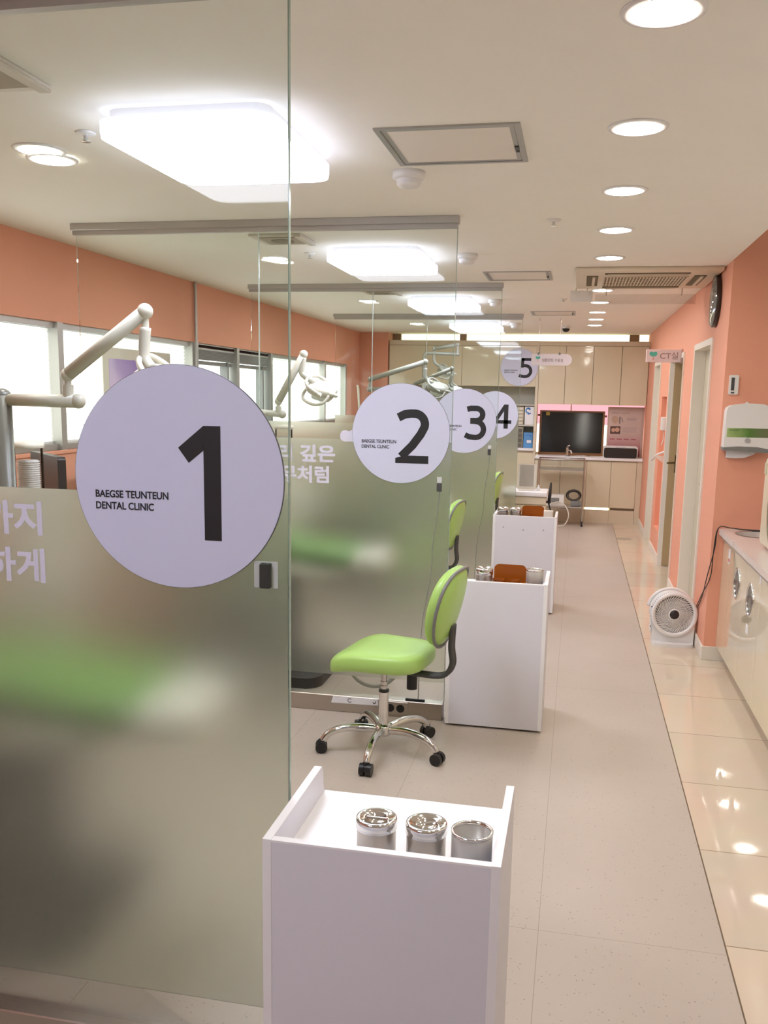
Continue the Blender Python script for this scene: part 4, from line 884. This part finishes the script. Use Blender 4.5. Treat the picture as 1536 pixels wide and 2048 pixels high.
# ================================================================== RIGHT WALL THINGS
cy_, cz_, cr_ = 6.36, 2.268, 0.165
r = thing('wall_clock', 'round black-rimmed wall clock below the air conditioner corner', 'clock', (XR, cy_, cz_))
M = face_negX(XR, cy_, cz_)
rm = part('rim', MB().lathe([(0, 0), (cr_, 0), (cr_, 0.026), (cr_ - 0.005, 0.032), (cr_ - 0.013, 0.032), (cr_ - 0.014, 0.028)], M, 56), mat('rim_dark', (60, 48, 44), 0.3), r)
part('dial', MB().lathe([(0, 0.0295), (cr_ - 0.014, 0.0295)], M, 56), mat('dial', (206, 204, 200), 0.25, 0.3), r)
tk = MB()
for i in range(12):
    a = 2 * PI * i / 12; c, s = math.cos(a), math.sin(a); stroke(tk, [(0.115 * c, 0.115 * s), (0.135 * c, 0.135 * s)], 0.008, M @ Matrix.Translation((0, 0, 0.0298)), 0.0006)
part('hour_marks', tk, INK, r)
hd = MB(); stroke(hd, [(0, -0.015), (-0.03, 0.075)], 0.009, M @ Matrix.Translation((0, 0, 0.031)), 0.001); stroke(hd, [(0, -0.02), (0.05, -0.10)], 0.006, M @ Matrix.Translation((0, 0, 0.033)), 0.001); hd.cyl(M @ Vector((0, 0, 0.030)), M @ Vector((0, 0, 0.036)), 0.008, 14); part('hands', hd, INK, r)
part('cover_glass', MB().lathe([(0, 0.046), (cr_ * 0.6, 0.042), (cr_ - 0.014, 0.031)], M, 56), glassy('clock_glass', (0.98, 0.98, 0.98)), r)

def tree_icon(mb1, mb2, M, s):
    mb1.prism(circ(-0.25 * s, 0.25 * s, 0.29 * s, 24), 0.0006, M); mb1.prism(circ(0.25 * s, 0.25 * s, 0.29 * s, 24), 0.0007, M); mb1.prism(rrect(-0.3 * s, 0.3 * s, -0.12 * s, 0.2 * s, 0.1 * s), 0.0008, M)
    mb2.prism([(-0.07 * s, -0.6 * s), (0.07 * s, -0.6 * s), (0.05 * s, -0.1 * s), (-0.05 * s, -0.1 * s)], 0.0009, M)
    mb2.prism(circ(0, -0.5 * s, 0.13 * s, 16), 0.0005, M)
ys = 8.25
r = thing('projecting_sign', 'white projecting sign reading CT with a teal tree mark', 'sign', (0.70, ys, 2.0))
part('panel', MB().box(0.552, 0.842, ys - 0.012, ys + 0.012, 1.948, 2.056, 0.003, 1), mat('sign_pinkwhite', (232, 212, 212), 0.5), r)
part('bracket', MB().box(0.842, XR, ys - 0.016, ys + 0.016, 1.943, 2.062), mat('bracket_pale', (206, 176, 170), 0.4), r)
m = MB(); M = face_negY(0.668, ys - 0.0125, 1.974); add_text(m, 'CT실', M, 0.06, 0.0006, width=0.15, height=0.06); part('lettering', m, BROWNINK, r)
a, b = MB(), MB(); tree_icon(a, b, face_negY(0.612, ys - 0.0128, 2.004), 0.062); part('tree_crown', a, TEAL, r); part('tree_trunk', b, PINK, r)
yi = 9.86
r = thing('hanging_sign', 'white hanging sign on two wires, implant room, with rounded right end', 'sign', (-0.3, yi, 2.0))
out_ = [(-0.515, 1.966), (-0.515, 2.086)] + arc(-0.152, 2.026, 0.06, 0.06, 90, -90, 16)
part('board', MB().prism(out_, 0.012, face_negY(0, yi + 0.006, 0)), mat('sign_lilac', (226, 216, 222), 0.5), r)
m = MB(); add_text(m, '임플란트 수술실', face_negY(-0.402, yi - 0.0065, 2.004), 0.04, 0.0003, width=0.218, height=0.034); part('lettering', m, GREYINK, r)
a, b = MB(), MB(); tree_icon(a, b, face_negY(-0.447, yi - 0.007, 2.035), 0.046); part('tree_crown', a, TEAL, r); part('tree_trunk', b, PINK, r)
for x in (-0.443, -0.222):
    part('clip', MB().box(x - 0.010, x + 0.010, yi - 0.010, yi + 0.010, 2.075, 2.10, 0.002, 1), GREY, r); part('wire', MB().cyl((x, yi, 2.10), (x, yi, H), 0.0012, 6), STEEL, r); part('ceiling_hook', MB().cyl((x, yi, H - 0.03), (x, yi, H), 0.006, 10), STEEL, r)
r = thing('wall_intercom', 'white wall handset with curled cord between the open door and niche', 'intercom', (XR, 9.22, 1.39))
part('case', MB().box(XR - 0.05, XR, 9.27, 9.37, 1.33, 1.46, 0.008, 2), PLASW, r)
part('cord', MB().tube(smooth_path([(XR - 0.02, 9.33, 1.33), (XR - 0.015, 9.36, 1.24), (XR - 0.03, 9.36, 1.18)], 6), 0.004, 8), PLASW, r)
r = thing('grab_bracket', 'white curved bracket sticking out from the niche edge', 'bracket', (XR, 9.7, 1.05))
part('arm', MB().tube(smooth_path([(XR - 0.0, 9.30, 1.12), (XR - 0.05, 9.40, 1.09), (XR - 0.075, 9.55, 1.045), (XR - 0.085, 9.68, 1.01)], 6), 0.011, 10), PLASW, r)
part('plate', MB().prism([(0, 0), (0.09, 0), (0.0, -0.07)], 0.01, Matrix(((-1, 0, 0, XR), (0, 0, 1, 9.40), (0, 1, 0, 1.075), (0, 0, 0, 1)))), TRIMW, r)
# circulator fan on the floor
def make_fan():
    bx, by = 0.700, 6.16
    r = thing('floor_fan', 'white round floor fan with spiral grille by the nook corner', 'fan', (bx, by, 0))
    part('stand', MB().prism(rrect(-0.135, 0.135, -0.09, 0.115, 0.06), 0.022, Matrix.Translation((bx, by, 0))).prism([(-0.135, 0.02), (0.135, 0.02), (0.14, 0.20), (0.125, 0.22), (0.07, 0.13), (0.0, 0.105), (-0.07, 0.13), (-0.125, 0.22), (-0.14, 0.20)], 0.10, face_negY(bx, by + 0.075, 0)), PLASW, r)
    M = Matrix.Translation((bx, by - 0.02, 0.212)) @ Matrix.Rotation(math.radians(4), 4, 'Z') @ Matrix.Rotation(math.radians(-3), 4, 'X') @ Matrix(((1, 0, 0, 0), (0, 0, -1, 0), (0, 1, 0, 0), (0, 0, 0, 1)))
    R = 0.138
    hs = part('housing', MB().lathe([(0, -0.16), (0.10, -0.16), (R - 0.004, -0.135), (R + 0.006, -0.13), (R + 0.006, -0.10), (R - 0.006, -0.095), (R - 0.006, 0.01), (R, 0.014)], M, 56), PLASW, r)
    sl = MB()
    for k in range(56):
        a = 2 * PI * k / 56; c, s = math.cos(a), math.sin(a)
        for z0, z1 in ((-0.085, -0.01),): sl.tube([M @ Vector(((R - 0.0055) * c, (R - 0.0055) * s, z0)), M @ Vector(((R - 0.0055) * c, (R - 0.0055) * s, z1))], 0.0024, 6)
    part('side_slots', sl, mat('slot_grey', (120, 106, 96), 0.6), hs)
    part('front_ring', MB().tube([M @ Vector((R * math.cos(t), R * math.sin(t), 0.016)) for t in [2 * PI * i / 64 for i in range(64)]], 0.0135, 12, closed=True), PLASW, r)
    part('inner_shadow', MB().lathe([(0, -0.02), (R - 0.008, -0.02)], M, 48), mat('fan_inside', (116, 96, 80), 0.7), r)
    gr = MB()
    for k in range(44):
        a0 = 2 * PI * k / 44; pth = []
        for i in range(9):
            t = i / 8; rr = 0.030 + (R - 0.006 - 0.030) * t; an = a0 + 1.15 * (1 - t) ** 1.3
            pth.append(M @ Vector((rr * math.cos(an), rr * math.sin(an), 0.020 - 0.010 * t * t)))
        gr.tube(pth, [0.0018 + 0.0022 * i / 8 for i in range(9)], 6)
    for rr in (0.052, 0.082, 0.108): gr.tube([M @ Vector((rr * math.cos(t), rr * math.sin(t), 0.015)) for t in [2 * PI * i / 48 for i in range(48)]], 0.0013, 6, closed=True)
    g = part('grille', gr, PLASW, r)
    part('hub_ring', MB().lathe([(0.030, 0.018), (0.031, 0.026), (0.036, 0.026), (0.039, 0.018)], M, 36), PLASW, g)
    part('hub', MB().lathe([(0, 0.030), (0.025, 0.029), (0.031, 0.023)], M, 36), mat('hub_dark', (46, 42, 44), 0.3), g)
    bl = MB()
    for k in range(5):
        a = 2 * PI * k / 5
        pts = [M @ (Matrix.Rotation(a, 4, 'Z') @ Vector(p)) for p in ((0.03, -0.02, -0.012), (0.11, -0.045, -0.014), (0.115, 0.02, 0.004), (0.03, 0.02, 0.004))]
        bl._add(pts + [p + M.to_3x3() @ Vector((0, 0, 0.002)) for p in pts], [(0, 1, 2, 3), (7, 6, 5, 4), (0, 4, 5, 1), (1, 5, 6, 2), (2, 6, 7, 3), (3, 7, 4, 0)])
    part('blades', bl, mat('blade_grey', (190, 176, 160), 0.4), r)
    for k, dx in enumerate((0.0, 0.02)):
        pth = [(1.30, 5.70 + 0.03 * k, CZ + 0.006), (1.05, 5.74 + 0.02 * k, CZ + 0.006), (0.96, 5.79, CZ + 0.008), (0.888, 5.80, CZ + 0.004), (0.870 + dx * 0.2, 5.80, 0.72), (0.862 - dx, 5.79, 0.55), (0.846, 5.97, 0.40 - dx), (0.846, 6.20, 0.26 - dx), (0.82, 6.33, 0.15), (0.77, 6.345, 0.12)]
        part('power_cord', MB().tube(smooth_path(pth, 6), 0.003, 8), BLACK, r)
    ha = MB().tube([M @ Vector(((R + 0.012) * math.cos(t), (R + 0.012) * math.sin(t), -0.145)) for t in [math.radians(10 + 160 * i / 24) for i in range(25)]], 0.012, 10); part('carry_handle', ha, PLASW, r)
    ct_ = part('control_strip', MB().box(bx - 0.152, bx - 0.138, by - 0.02, by + 0.02, 0.08, 0.27, 0.004, 1), PLASW, r)
    part('buttons', MB().cyl((bx - 0.146, by - 0.0195, 0.255), (bx - 0.146, by - 0.022, 0.255), 0.004, 10).cyl((bx - 0.146, by - 0.0195, 0.19), (bx - 0.146, by - 0.022, 0.19), 0.004, 10).cyl((bx - 0.146, by - 0.0195, 0.12), (bx - 0.146, by - 0.022, 0.12), 0.004, 10), BLACK, ct_)
make_fan()

# ================================================================== FAR END FURNITURE
# tall cream cupboard wall
xs = [-2.53, -2.033, -1.544, -1.049, -0.566]
r = thing('cream_cupboard', 'tall cream cupboard with four upper doors and open niche, far left', 'cupboard', (-1.55, YE, 0))
ca = MB().box(-2.53, -0.566, YE + 0.02, YE + 0.30, 1.765, 2.29).box(-2.53, -0.566, YE, YE + 0.30, 2.292, 2.354).box(-2.53, -0.566, YE + 0.27, YE + 0.30, 0.94, 1.765).box(-0.566, -0.532, YE - 0.0, YE + 0.30, 0, 2.354).box(-2.53, -0.566, YE + 0.02, YE + 0.30, 0.09, 0.93)
part('carcass', ca, CREAMM, r)
part('niche_back', MB().box(-2.53, -0.566, YE + 0.262, YE + 0.27, 0.96, 1.765), mat('niche_grey', (176, 172, 158), 0.6), r)
for i in range(4): part('upper_door', MB().box(xs[i] + 0.002, xs[i + 1] - 0.002, YE, YE + 0.019, 1.768, 2.288, 0.001, 1), CREAM, r)
for i in range(4): part('lower_door', MB().box(xs[i] + 0.002, xs[i + 1] - 0.002, YE, YE + 0.019, 0.10, 0.90, 0.001, 1), CREAM, r)
part('niche_sill', MB().box(-2.53, -0.555, YE - 0.03, YE + 0.27, 0.93, 0.962, 0.003, 1), LAMEDGE, r)
for z in (1.535, 1.267): part('shelf', MB().box(-1.55, -0.567, YE + 0.03, YE + 0.262, z - 0.018, z, 0.001, 1), mat('shelf_grey', (200, 196, 184), 0.5), r)
# organisers and boxes in the niche
for k, (z0, z1) in enumerate(((1.268, 1.505), (0.963, 1.235))):
    r = thing('drawer_organiser', ['pale drawer organiser on the upper niche shelf by disc 4', 'dark-fronted drawer organiser on the niche sill by disc 4'][k], 'drawer organiser', (-0.76, YE + 0.15, z0), 'small drawer organisers')
    part('case', MB().box(-0.86, -0.705, YE + 0.06, YE + 0.24, z0, z1), mat('organiser', (200, 190, 166), 0.5), r)
    n = 4 if k else 5; hh = (z1 - z0 - 0.01) / n
    for i in range(n): part('drawer', MB().box(-0.85, -0.715, YE + 0.045, YE + 0.06, z0 + 0.008 + i * hh, z0 + 0.008 + i * hh + hh - 0.014, 0.002, 1), mat('drawer_pale', (220, 214, 196), 0.3) if k == 0 else mat('drawer_smoke', (110, 104, 98), 0.2), r)
r = thing('white_carton', 'white carton with blue swirl print on the upper niche shelf', 'box', (-0.63, YE + 0.1, 1.268))
part('carton', MB().box(-0.692, -0.572, YE + 0.06, YE + 0.2, 1.268, 1.508), PAPER, r)
m = MB(); M = face_negY(0, YE + 0.0595, 0); stroke(m, arc(-0.645, 1.455, 0.032, 0.032, 40, 290), 0.02, M); part('blue_swirl', m, BLUEB, r); m = MB(); stroke(m, arc(-0.642, 1.44, 0.034, 0.03, 250, 330), 0.014, M); stroke(m, [(-0.655, 1.49), (-0.62, 1.46)], 0.014, M); part('blue_mark', m, BLUED, r)
r = thing('blue_box', 'blue box with white label on the niche sill', 'box', (-0.63, YE + 0.1, 0.963))
part('carton', MB().box(-0.695, -0.575, YE + 0.05, YE + 0.2, 0.963, 1.165), BLUEB, r); part('paper_label', MB().box(-0.65, -0.592, YE + 0.0485, YE + 0.05, 1.03, 1.065), PAPER, r)
part('print', MB().box(-0.68, -0.585, YE + 0.0485, YE + 0.05, 1.13, 1.137).box(-0.62, -0.585, YE + 0.0485, YE + 0.05, 1.115, 1.121), BLUED, r)
# wall cupboards on the right, one thing per door unit
ux = [-0.530, -0.188, 0.164, 0.518, XR - 0.004]
for i in range(4):
    r = thing('wall_cupboard', ['leftmost cream wall cupboard, behind the hanging sign', 'second cream wall cupboard from the left over the dark board', 'third cream wall cupboard from the left over the dark board', 'rightmost cream wall cupboard, over the leaning poster'][i], 'wall cupboard', ((ux[i] + ux[i + 1]) / 2, YE, 1.545), 'cream wall cupboards over the counter')
    part('carcass', MB().box(ux[i] + 0.001, ux[i + 1] - 0.001, YE + 0.02, YE + 0.33, 1.546, 2.292), CREAMM, r); part('door', MB().box(ux[i] + 0.003, ux[i + 1] - 0.003, YE, YE + 0.02, 1.546, 2.290, 0.001, 1), CREAM, r)
solo('cupboard_cornice', MB().box(-0.530, XR - 0.002, YE - 0.005, YE + 0.30, 2.294, 2.352), CREAMM, 'cream cornice board along the top of the right wall cupboards', 'cornice')
# base cabinets and counter
lx = [-0.530, -0.19, 0.15, 0.462, 0.785]
for i in range(4):
    r = thing('sink_cabinet', ['leftmost cream base cabinet behind the steel cart', 'cream base cabinet behind the steel cart post', 'cream base cabinet just right of the steel cart', 'rightmost cream base cabinet below the leaning poster'][i], 'cabinet', ((lx[i] + lx[i + 1]) / 2, YE, 0), 'cream base cabinets at the far wall')
    part('carcass', MB().box(lx[i] + 0.001, lx[i + 1] - 0.001, YE + 0.02, YE + 0.33, 0.205, 0.828), CREAMM, r); part('door', MB().box(lx[i] + 0.002, lx[i + 1] - 0.002, YE, YE + 0.019, 0.212, 0.815, 0.001, 1), CREAM, r)
    part('plinth', MB().box(lx[i] + 0.001, lx[i + 1] - 0.001, YE + 0.005, YE + 0.33, 0, 0.178), CREAMM, r); part('led_gap', MB().box(lx[i] + 0.01, lx[i + 1] - 0.01, YE + 0.02, YE + 0.3, 0.178, 0.205), LEDW if i in (2,) else mat('gap_dark', (120, 100, 80), 0.6), r)
solo('filler_strip', MB().box(0.787, XR - 0.002, YE + 0.002, YE + 0.33, 0.0, 0.828), CREAMM, 'cream filler strip between the last base cabinet and orange wall', 'filler strip')
fct = solo('far_countertop', MB().box(-0.530, XR - 0.002, YE - 0.03, YE + 0.335, 0.83, 0.868, 0.003, 1), LAMEDGE, 'white countertop below the dark framed board', 'countertop')
r = thing('faucet', 'chrome faucet on the far countertop before the dark board', 'faucet', (-0.12, YE + 0.06, 0.868))
part('body', MB().cyl((-0.115, YE + 0.05, 0.868), (-0.115, YE + 0.05, 0.985), 0.018, 18), CHROME, r); part('spout', MB().tube(smooth_path([(-0.115, YE + 0.05, 0.95), (-0.07, YE + 0.0, 0.945), (-0.055, YE - 0.015, 0.91)], 5), 0.012, 12), CHROME, r); part('lever', MB().tube([(-0.115, YE + 0.05, 0.985), (-0.112, YE + 0.03, 1.005), (-0.085, YE + 0.01, 1.012)], 0.008, 10), CHROME, r)
part('sink_rim', MB().tube([(0.04 + 0.15 * math.cos(t), YE + 0.10 + 0.09 * math.sin(t), 0.872) for t in [2 * PI * i / 40 for i in range(40)]], 0.005, 8, closed=True), CHROME, fct, 'thin chrome sink rim')
r = thing('framed_board', 'glossy black board in a brown wooden frame behind the faucet', 'framed board', (-0.07, YE + 0.28, 0.868))
X0, X1, Z1 = -0.50, 0.352, 0.592
def lean(mb, x, y, z, deg):
    mb.bm.transform(Matrix.Translation((x, y, z)) @ Matrix.Rotation(math.radians(-deg), 4, 'X')); return mb
BX, BY, BZ, BT = 0, YE + 0.235, 0.871, 5.0
part('frame', lean(MB().box(X0, X1, -0.015, 0.015, 0, 0.035).box(X0, X1, -0.015, 0.015, Z1 - 0.022, Z1).box(X0, X0 + 0.026, -0.015, 0.015, 0.035, Z1 - 0.022).box(X1 - 0.026, X1, -0.015, 0.015, 0.035, Z1 - 0.022), BX, BY, BZ, BT), WOOD, r)
part('black_panel', lean(MB().box(X0 + 0.024, X1 - 0.024, -0.007, 0.006, 0.03, Z1 - 0.02), BX, BY, BZ, BT), mat('black_gloss', (22, 20, 20), 0.09), r)
part('yellow_note', lean(MB().box(-0.42, -0.37, -0.0095, -0.0075, 0.525, 0.585), BX, BY, BZ, BT), mat('note_yellow', (190, 170, 80), 0.7), r)
for xx in (X0 - 0.028, X1): part('mounting_tab', lean(MB().box(xx, xx + 0.028, -0.005, 0.005, 0.515, 0.54), BX, BY, BZ, BT), mat('tab_brown', (96, 60, 40), 0.5), r)
r = thing('info_poster', 'pinkish information poster board leaning on the far counter', 'poster', (0.62, YE + 0.2, 0.868))
yp = YE + 0.13
pmt, nt, out = nodes('poster_print')
tc = nt.nodes.new('ShaderNodeTexCoord'); sep = nt.nodes.new('ShaderNodeSeparateXYZ'); mr = nt.nodes.new('ShaderNodeMapRange'); mr.inputs['From Min'].default_value = 0.87; mr.inputs['From Max'].default_value = 1.2
rp = nt.nodes.new('ShaderNodeValToRGB'); rp.color_ramp.elements[0].color = lin((186, 96, 110)); rp.color_ramp.elements[1].color = lin((206, 184, 176)); df = nt.nodes.new('ShaderNodeBsdfDiffuse')
nt.links.new(tc.outputs['Object'], sep.inputs[0]); nt.links.new(sep.outputs['Z'], mr.inputs['Value']); nt.links.new(mr.outputs[0], rp.inputs[0]); nt.links.new(rp.outputs[0], df.inputs[0]); nt.links.new(df.outputs[0], out.inputs[0])
part('board', MB().box(0.385, 0.86 - 0.01, yp, yp + 0.02, 0.870, 1.525), mat('poster_rim', (196, 168, 158), 0.5), r)
part('sheet', MB().box(0.405, 0.815, yp - 0.002, yp, 0.885, 1.505), pmt, r)
m = MB(); M = face_negY(0, yp - 0.0025, 0)
add_text(m, '임플란트 시술이란', face_negY(0.43, yp - 0.0025, 1.435), 0.04, 0, width=0.23, height=0.026)
for j in range(4): stroke(m, [(0.63, 1.385 - j * 0.011), (0.76 - 0.02 * (j % 2), 1.385 - j * 0.011)], 0.003, M)
for j in range(6): stroke(m, [(0.58, 1.26 - j * 0.012), (0.76, 1.26 - j * 0.012)], 0.002, M)
part('printed_text', m, GREYINK, r)
m = MB(); m.prism(circ(0.48, 1.365, 0.045, 24), 0.0005, M); m.prism(rrect(0.45, 0.51, 1.31, 1.36, 0.02), 0.0006, M); part('tooth_drawing', m, mat('tan_print', (190, 160, 138), 0.6), r)
m = MB(); stroke(m, [(0.54, 1.40), (0.54, 1.31)], 0.018, M); stroke(m, [(0.56, 1.39), (0.58, 1.33)], 0.01, M); part('screw_drawing', m, mat('grey_print', (130, 118, 118), 0.6), r)
ph = part('portrait_photo', MB().box(0.425, 0.555, yp - 0.003, yp - 0.002, 1.175, 1.275), mat('photo_brown', (96, 66, 60), 0.6), r)
m = MB(); M2 = face_negY(0, yp - 0.0035, 0); m.prism(circ(0.465, 1.225, 0.026, 20), 0.0004, M2); m.prism(circ(0.515, 1.23, 0.03, 20), 0.0004, M2); part('faces', m, mat('skin_print', (206, 164, 140), 0.6), ph)
m = MB()
for j in range(4): m.box(0.425 + j * 0.09, 0.49 + j * 0.09, yp - 0.003, yp - 0.002, 1.10, 1.115)
part('caption_row', m, mat('rose_print', (168, 92, 100), 0.6), r)
r = thing('tabletop_printer', 'white and black rounded box device before the leaning poster', 'printer', (0.565, YE + 0.03, 0.868))
part('shell', MB().prism(rrect(0.345, 0.785, 0.871, 1.025, 0.03), 0.10, face_negY(0, YE + 0.08, 0)), PLASW, r); part('black_front', MB().prism(rrect(0.357, 0.773, 0.870, 1.0, 0.025), 0.012, face_negY(0, YE - 0.02, 0)), mat('front_black', (44, 38, 36), 0.35), r)
part('logo_line', MB().box(0.50, 0.63, YE - 0.0206, YE - 0.02, 1.008, 1.012), GREY, r)
# steel cart
r = thing('steel_cart', 'stainless cart with clear-edged top shelf before the far cabinets', 'cart', (-0.17, 11.75, 0))
px = (-0.46, 0.118); py = (11.70, 12.04)
for x in px:
    for y in py:
        p_ = part('post', MB().cyl((x, y, 0.07), (x, y, 0.855), 0.011, 14), STEEL, r)
        part('caster', MB().cyl((x - 0.012, y, 0.032), (x + 0.012, y, 0.032), 0.032, 20).cyl((x, y, 0.03), (x, y, 0.08), 0.010, 10), BLACK, p_)
part('top_rail', MB().tube([(px[0], py[0], 0.85), (px[1], py[0], 0.85), (px[1], py[1], 0.85), (px[0], py[1], 0.85)], 0.008, 10, closed=True), STEEL, r)
part('top_shelf', MB().box(px[0], px[1], py[0], py[1], 0.715, 0.735), STEEL, r)
part('front_guard', MB().box(px[0], px[1], py[0] - 0.004, py[0], 0.735, 0.835), ACRYL, r)
part('lower_shelf', MB().box(px[0], px[1], py[0], py[1], 0.235, 0.255), STEEL, r)
solo('power_unit', MB().box(-0.03, 0.09, 11.73, 11.86, 0.256, 0.32, 0.008, 2), GREY, 'grey device with black cables on the cart lower shelf', 'device')
m = MB()
for k, rr in enumerate((0.085, 0.07, 0.095)): m.tube([(0.0 + rr * math.cos(t), 11.80 + 0.03 * k, 0.385 + rr * 0.75 * math.sin(t)) for t in [2 * PI * i / 32 for i in range(32)]], 0.006, 8, closed=True)
solo('cable_coil', m, BLACK, 'coil of black cable standing on the cart lower shelf', 'cable')
r = thing('surgical_motor', 'white device with grey display on the cart lower shelf', 'device', (-0.28, 11.76, 0.256))
part('case', MB().prism([(-0.09, 0), (0.09, 0), (0.09, 0.10), (0.05, 0.14), (-0.09, 0.14)], 0.30, Matrix(((0, 0, 1, -0.42), (1, 0, 0, 11.80), (0, 1, 0, 0.256), (0, 0, 0, 1)))), PLASW, r); part('display', MB().box(-0.33, -0.18, 11.706, 11.712, 0.30, 0.36), GREY, r)
solo('hose_loop', MB().tube(smooth_path([(-0.36, 11.60, 0.17), (-0.30, 11.58, 0.03), (-0.20, 11.58, 0.012), (-0.10, 11.58, 0.03), (-0.05, 11.60, 0.14), (-0.09, 11.64, 0.26), (-0.18, 11.68, 0.31), (-0.28, 11.70, 0.28)], 6), 0.008, 10), PLAST, 'ivory hose looping from the cart down to the floor', 'hose')
# drawer unit with framed screen
dx0, dx1, dy0, dy1 = -0.735, -0.285, 9.62, 10.02
r = thing('drawer_unit', 'cream mobile drawer unit with white top behind the third trolley', 'drawer unit', (-0.51, 9.8, 0))
part('top', MB().box(dx0 - 0.01, dx1 + 0.01, dy0 - 0.02, dy1, 0.590, 0.640, 0.008, 2), LAMEDGE, r)
for z0, z1 in ((0.505, 0.585), (0.390, 0.495), (0.18, 0.38)): part('drawer', MB().box(dx0, dx1, dy0, dy0 + 0.02, z0, z1, 0.003, 1), CREAMM, r)
part('carcass', MB().box(dx0 + 0.005, dx1 - 0.005, dy0 + 0.02, dy1, 0.07, 0.590), CREAMM, r)
for x in (dx0 + 0.04, dx1 - 0.04):
    for y in (dy0 + 0.06, dy1 - 0.04): part('caster', MB().cyl((x - 0.01, y, 0.03), (x + 0.01, y, 0.03), 0.03, 16).cyl((x, y, 0.03), (x, y, 0.08), 0.008, 8), BLACK, r)
sx_ = -0.505
r = thing('tablet_stand', 'ivory framed grey screen standing on the cream drawer unit', 'screen', (sx_, 9.8, 0.640))
M = Matrix.Translation((sx_, 9.82, 0.645)) @ Matrix.Rotation(math.radians(-10), 4, 'X')
part('frame', MB().prism(rrect(-0.10, 0.10, 0.0, 0.275, 0.01), 0.02, M @ face_negY(0, 0, 0)), PLAST, r); part('screen', MB().prism(rrect(-0.078, 0.072, 0.03, 0.262, 0.006), 0.002, M @ face_negY(0, -0.0205, 0)), mat('screen_grey', (172, 166, 156), 0.25), r)
part('base', MB().box(sx_ - 0.08, sx_ + 0.08, 9.70, 9.86, 0.640, 0.650, 0.003, 1), PLAST, r)
r = thing('curing_light', 'black cordless handpiece with coiled cord hanging beside the drawer unit', 'handpiece', (dx1 + 0.03, 9.7, 0.5))
part('holder', MB().box(dx1 + 0.001, dx1 + 0.05, 9.68, 9.74, 0.52, 0.54), BLACK, r)
part('handle', MB().tube([(dx1 + 0.028, 9.70, 0.50), (dx1 + 0.035, 9.70, 0.60), (dx1 + 0.042, 9.70, 0.74)], [0.010, 0.018, 0.010], 12), BLACK, r)
part('cord', MB().tube(smooth_path([(dx1 + dx, 9.70, z) for dx, z in ((0.03, 0.51), (0.05, 0.44), (0.07, 0.40), (0.04, 0.37), (0.012, 0.36), (0.035, 0.385), (0.08, 0.37), (0.09, 0.36))], 6), 0.007, 8), BLACK, r)
bx_ = -0.375
r = thing('white_bottle', 'small white bottle beside the framed screen on the drawer unit', 'bottle', (bx_, 9.75, 0.640))
part('body', MB().lathe([(0, 0), (0.018, 0), (0.018, 0.035), (0.008, 0.045), (0.008, 0.05)], Matrix.Translation((bx_, 9.75, 0.6405)), 18), PLASW, r); part('cap', MB().lathe([(0.010, 0.048), (0.011, 0.062), (0, 0.066)], Matrix.Translation((bx_, 9.75, 0.6405)), 18), PLAST, r)
# hoses on the floor behind the second glass
hz = MB()
hz.tube(smooth_path([(-1.75, 5.0, 0.18), (-1.55, 4.98, 0.06), (-1.3, 5.0, 0.03), (-1.1, 5.02, 0.035), (-0.95, 5.1, 0.08)], 6), 0.012, 10)
hz.tube(smooth_path([(-1.2, 4.62, 0.25), (-1.12, 4.6, 0.10), (-1.0, 4.6, 0.06), (-0.9, 4.62, 0.12), (-0.86, 4.66, 0.24)], 6), 0.011, 10)
solo('floor_hoses', hz, mat('hose_grey', (170, 168, 156), 0.4), 'grey hoses on the floor behind the second glass', 'hose')
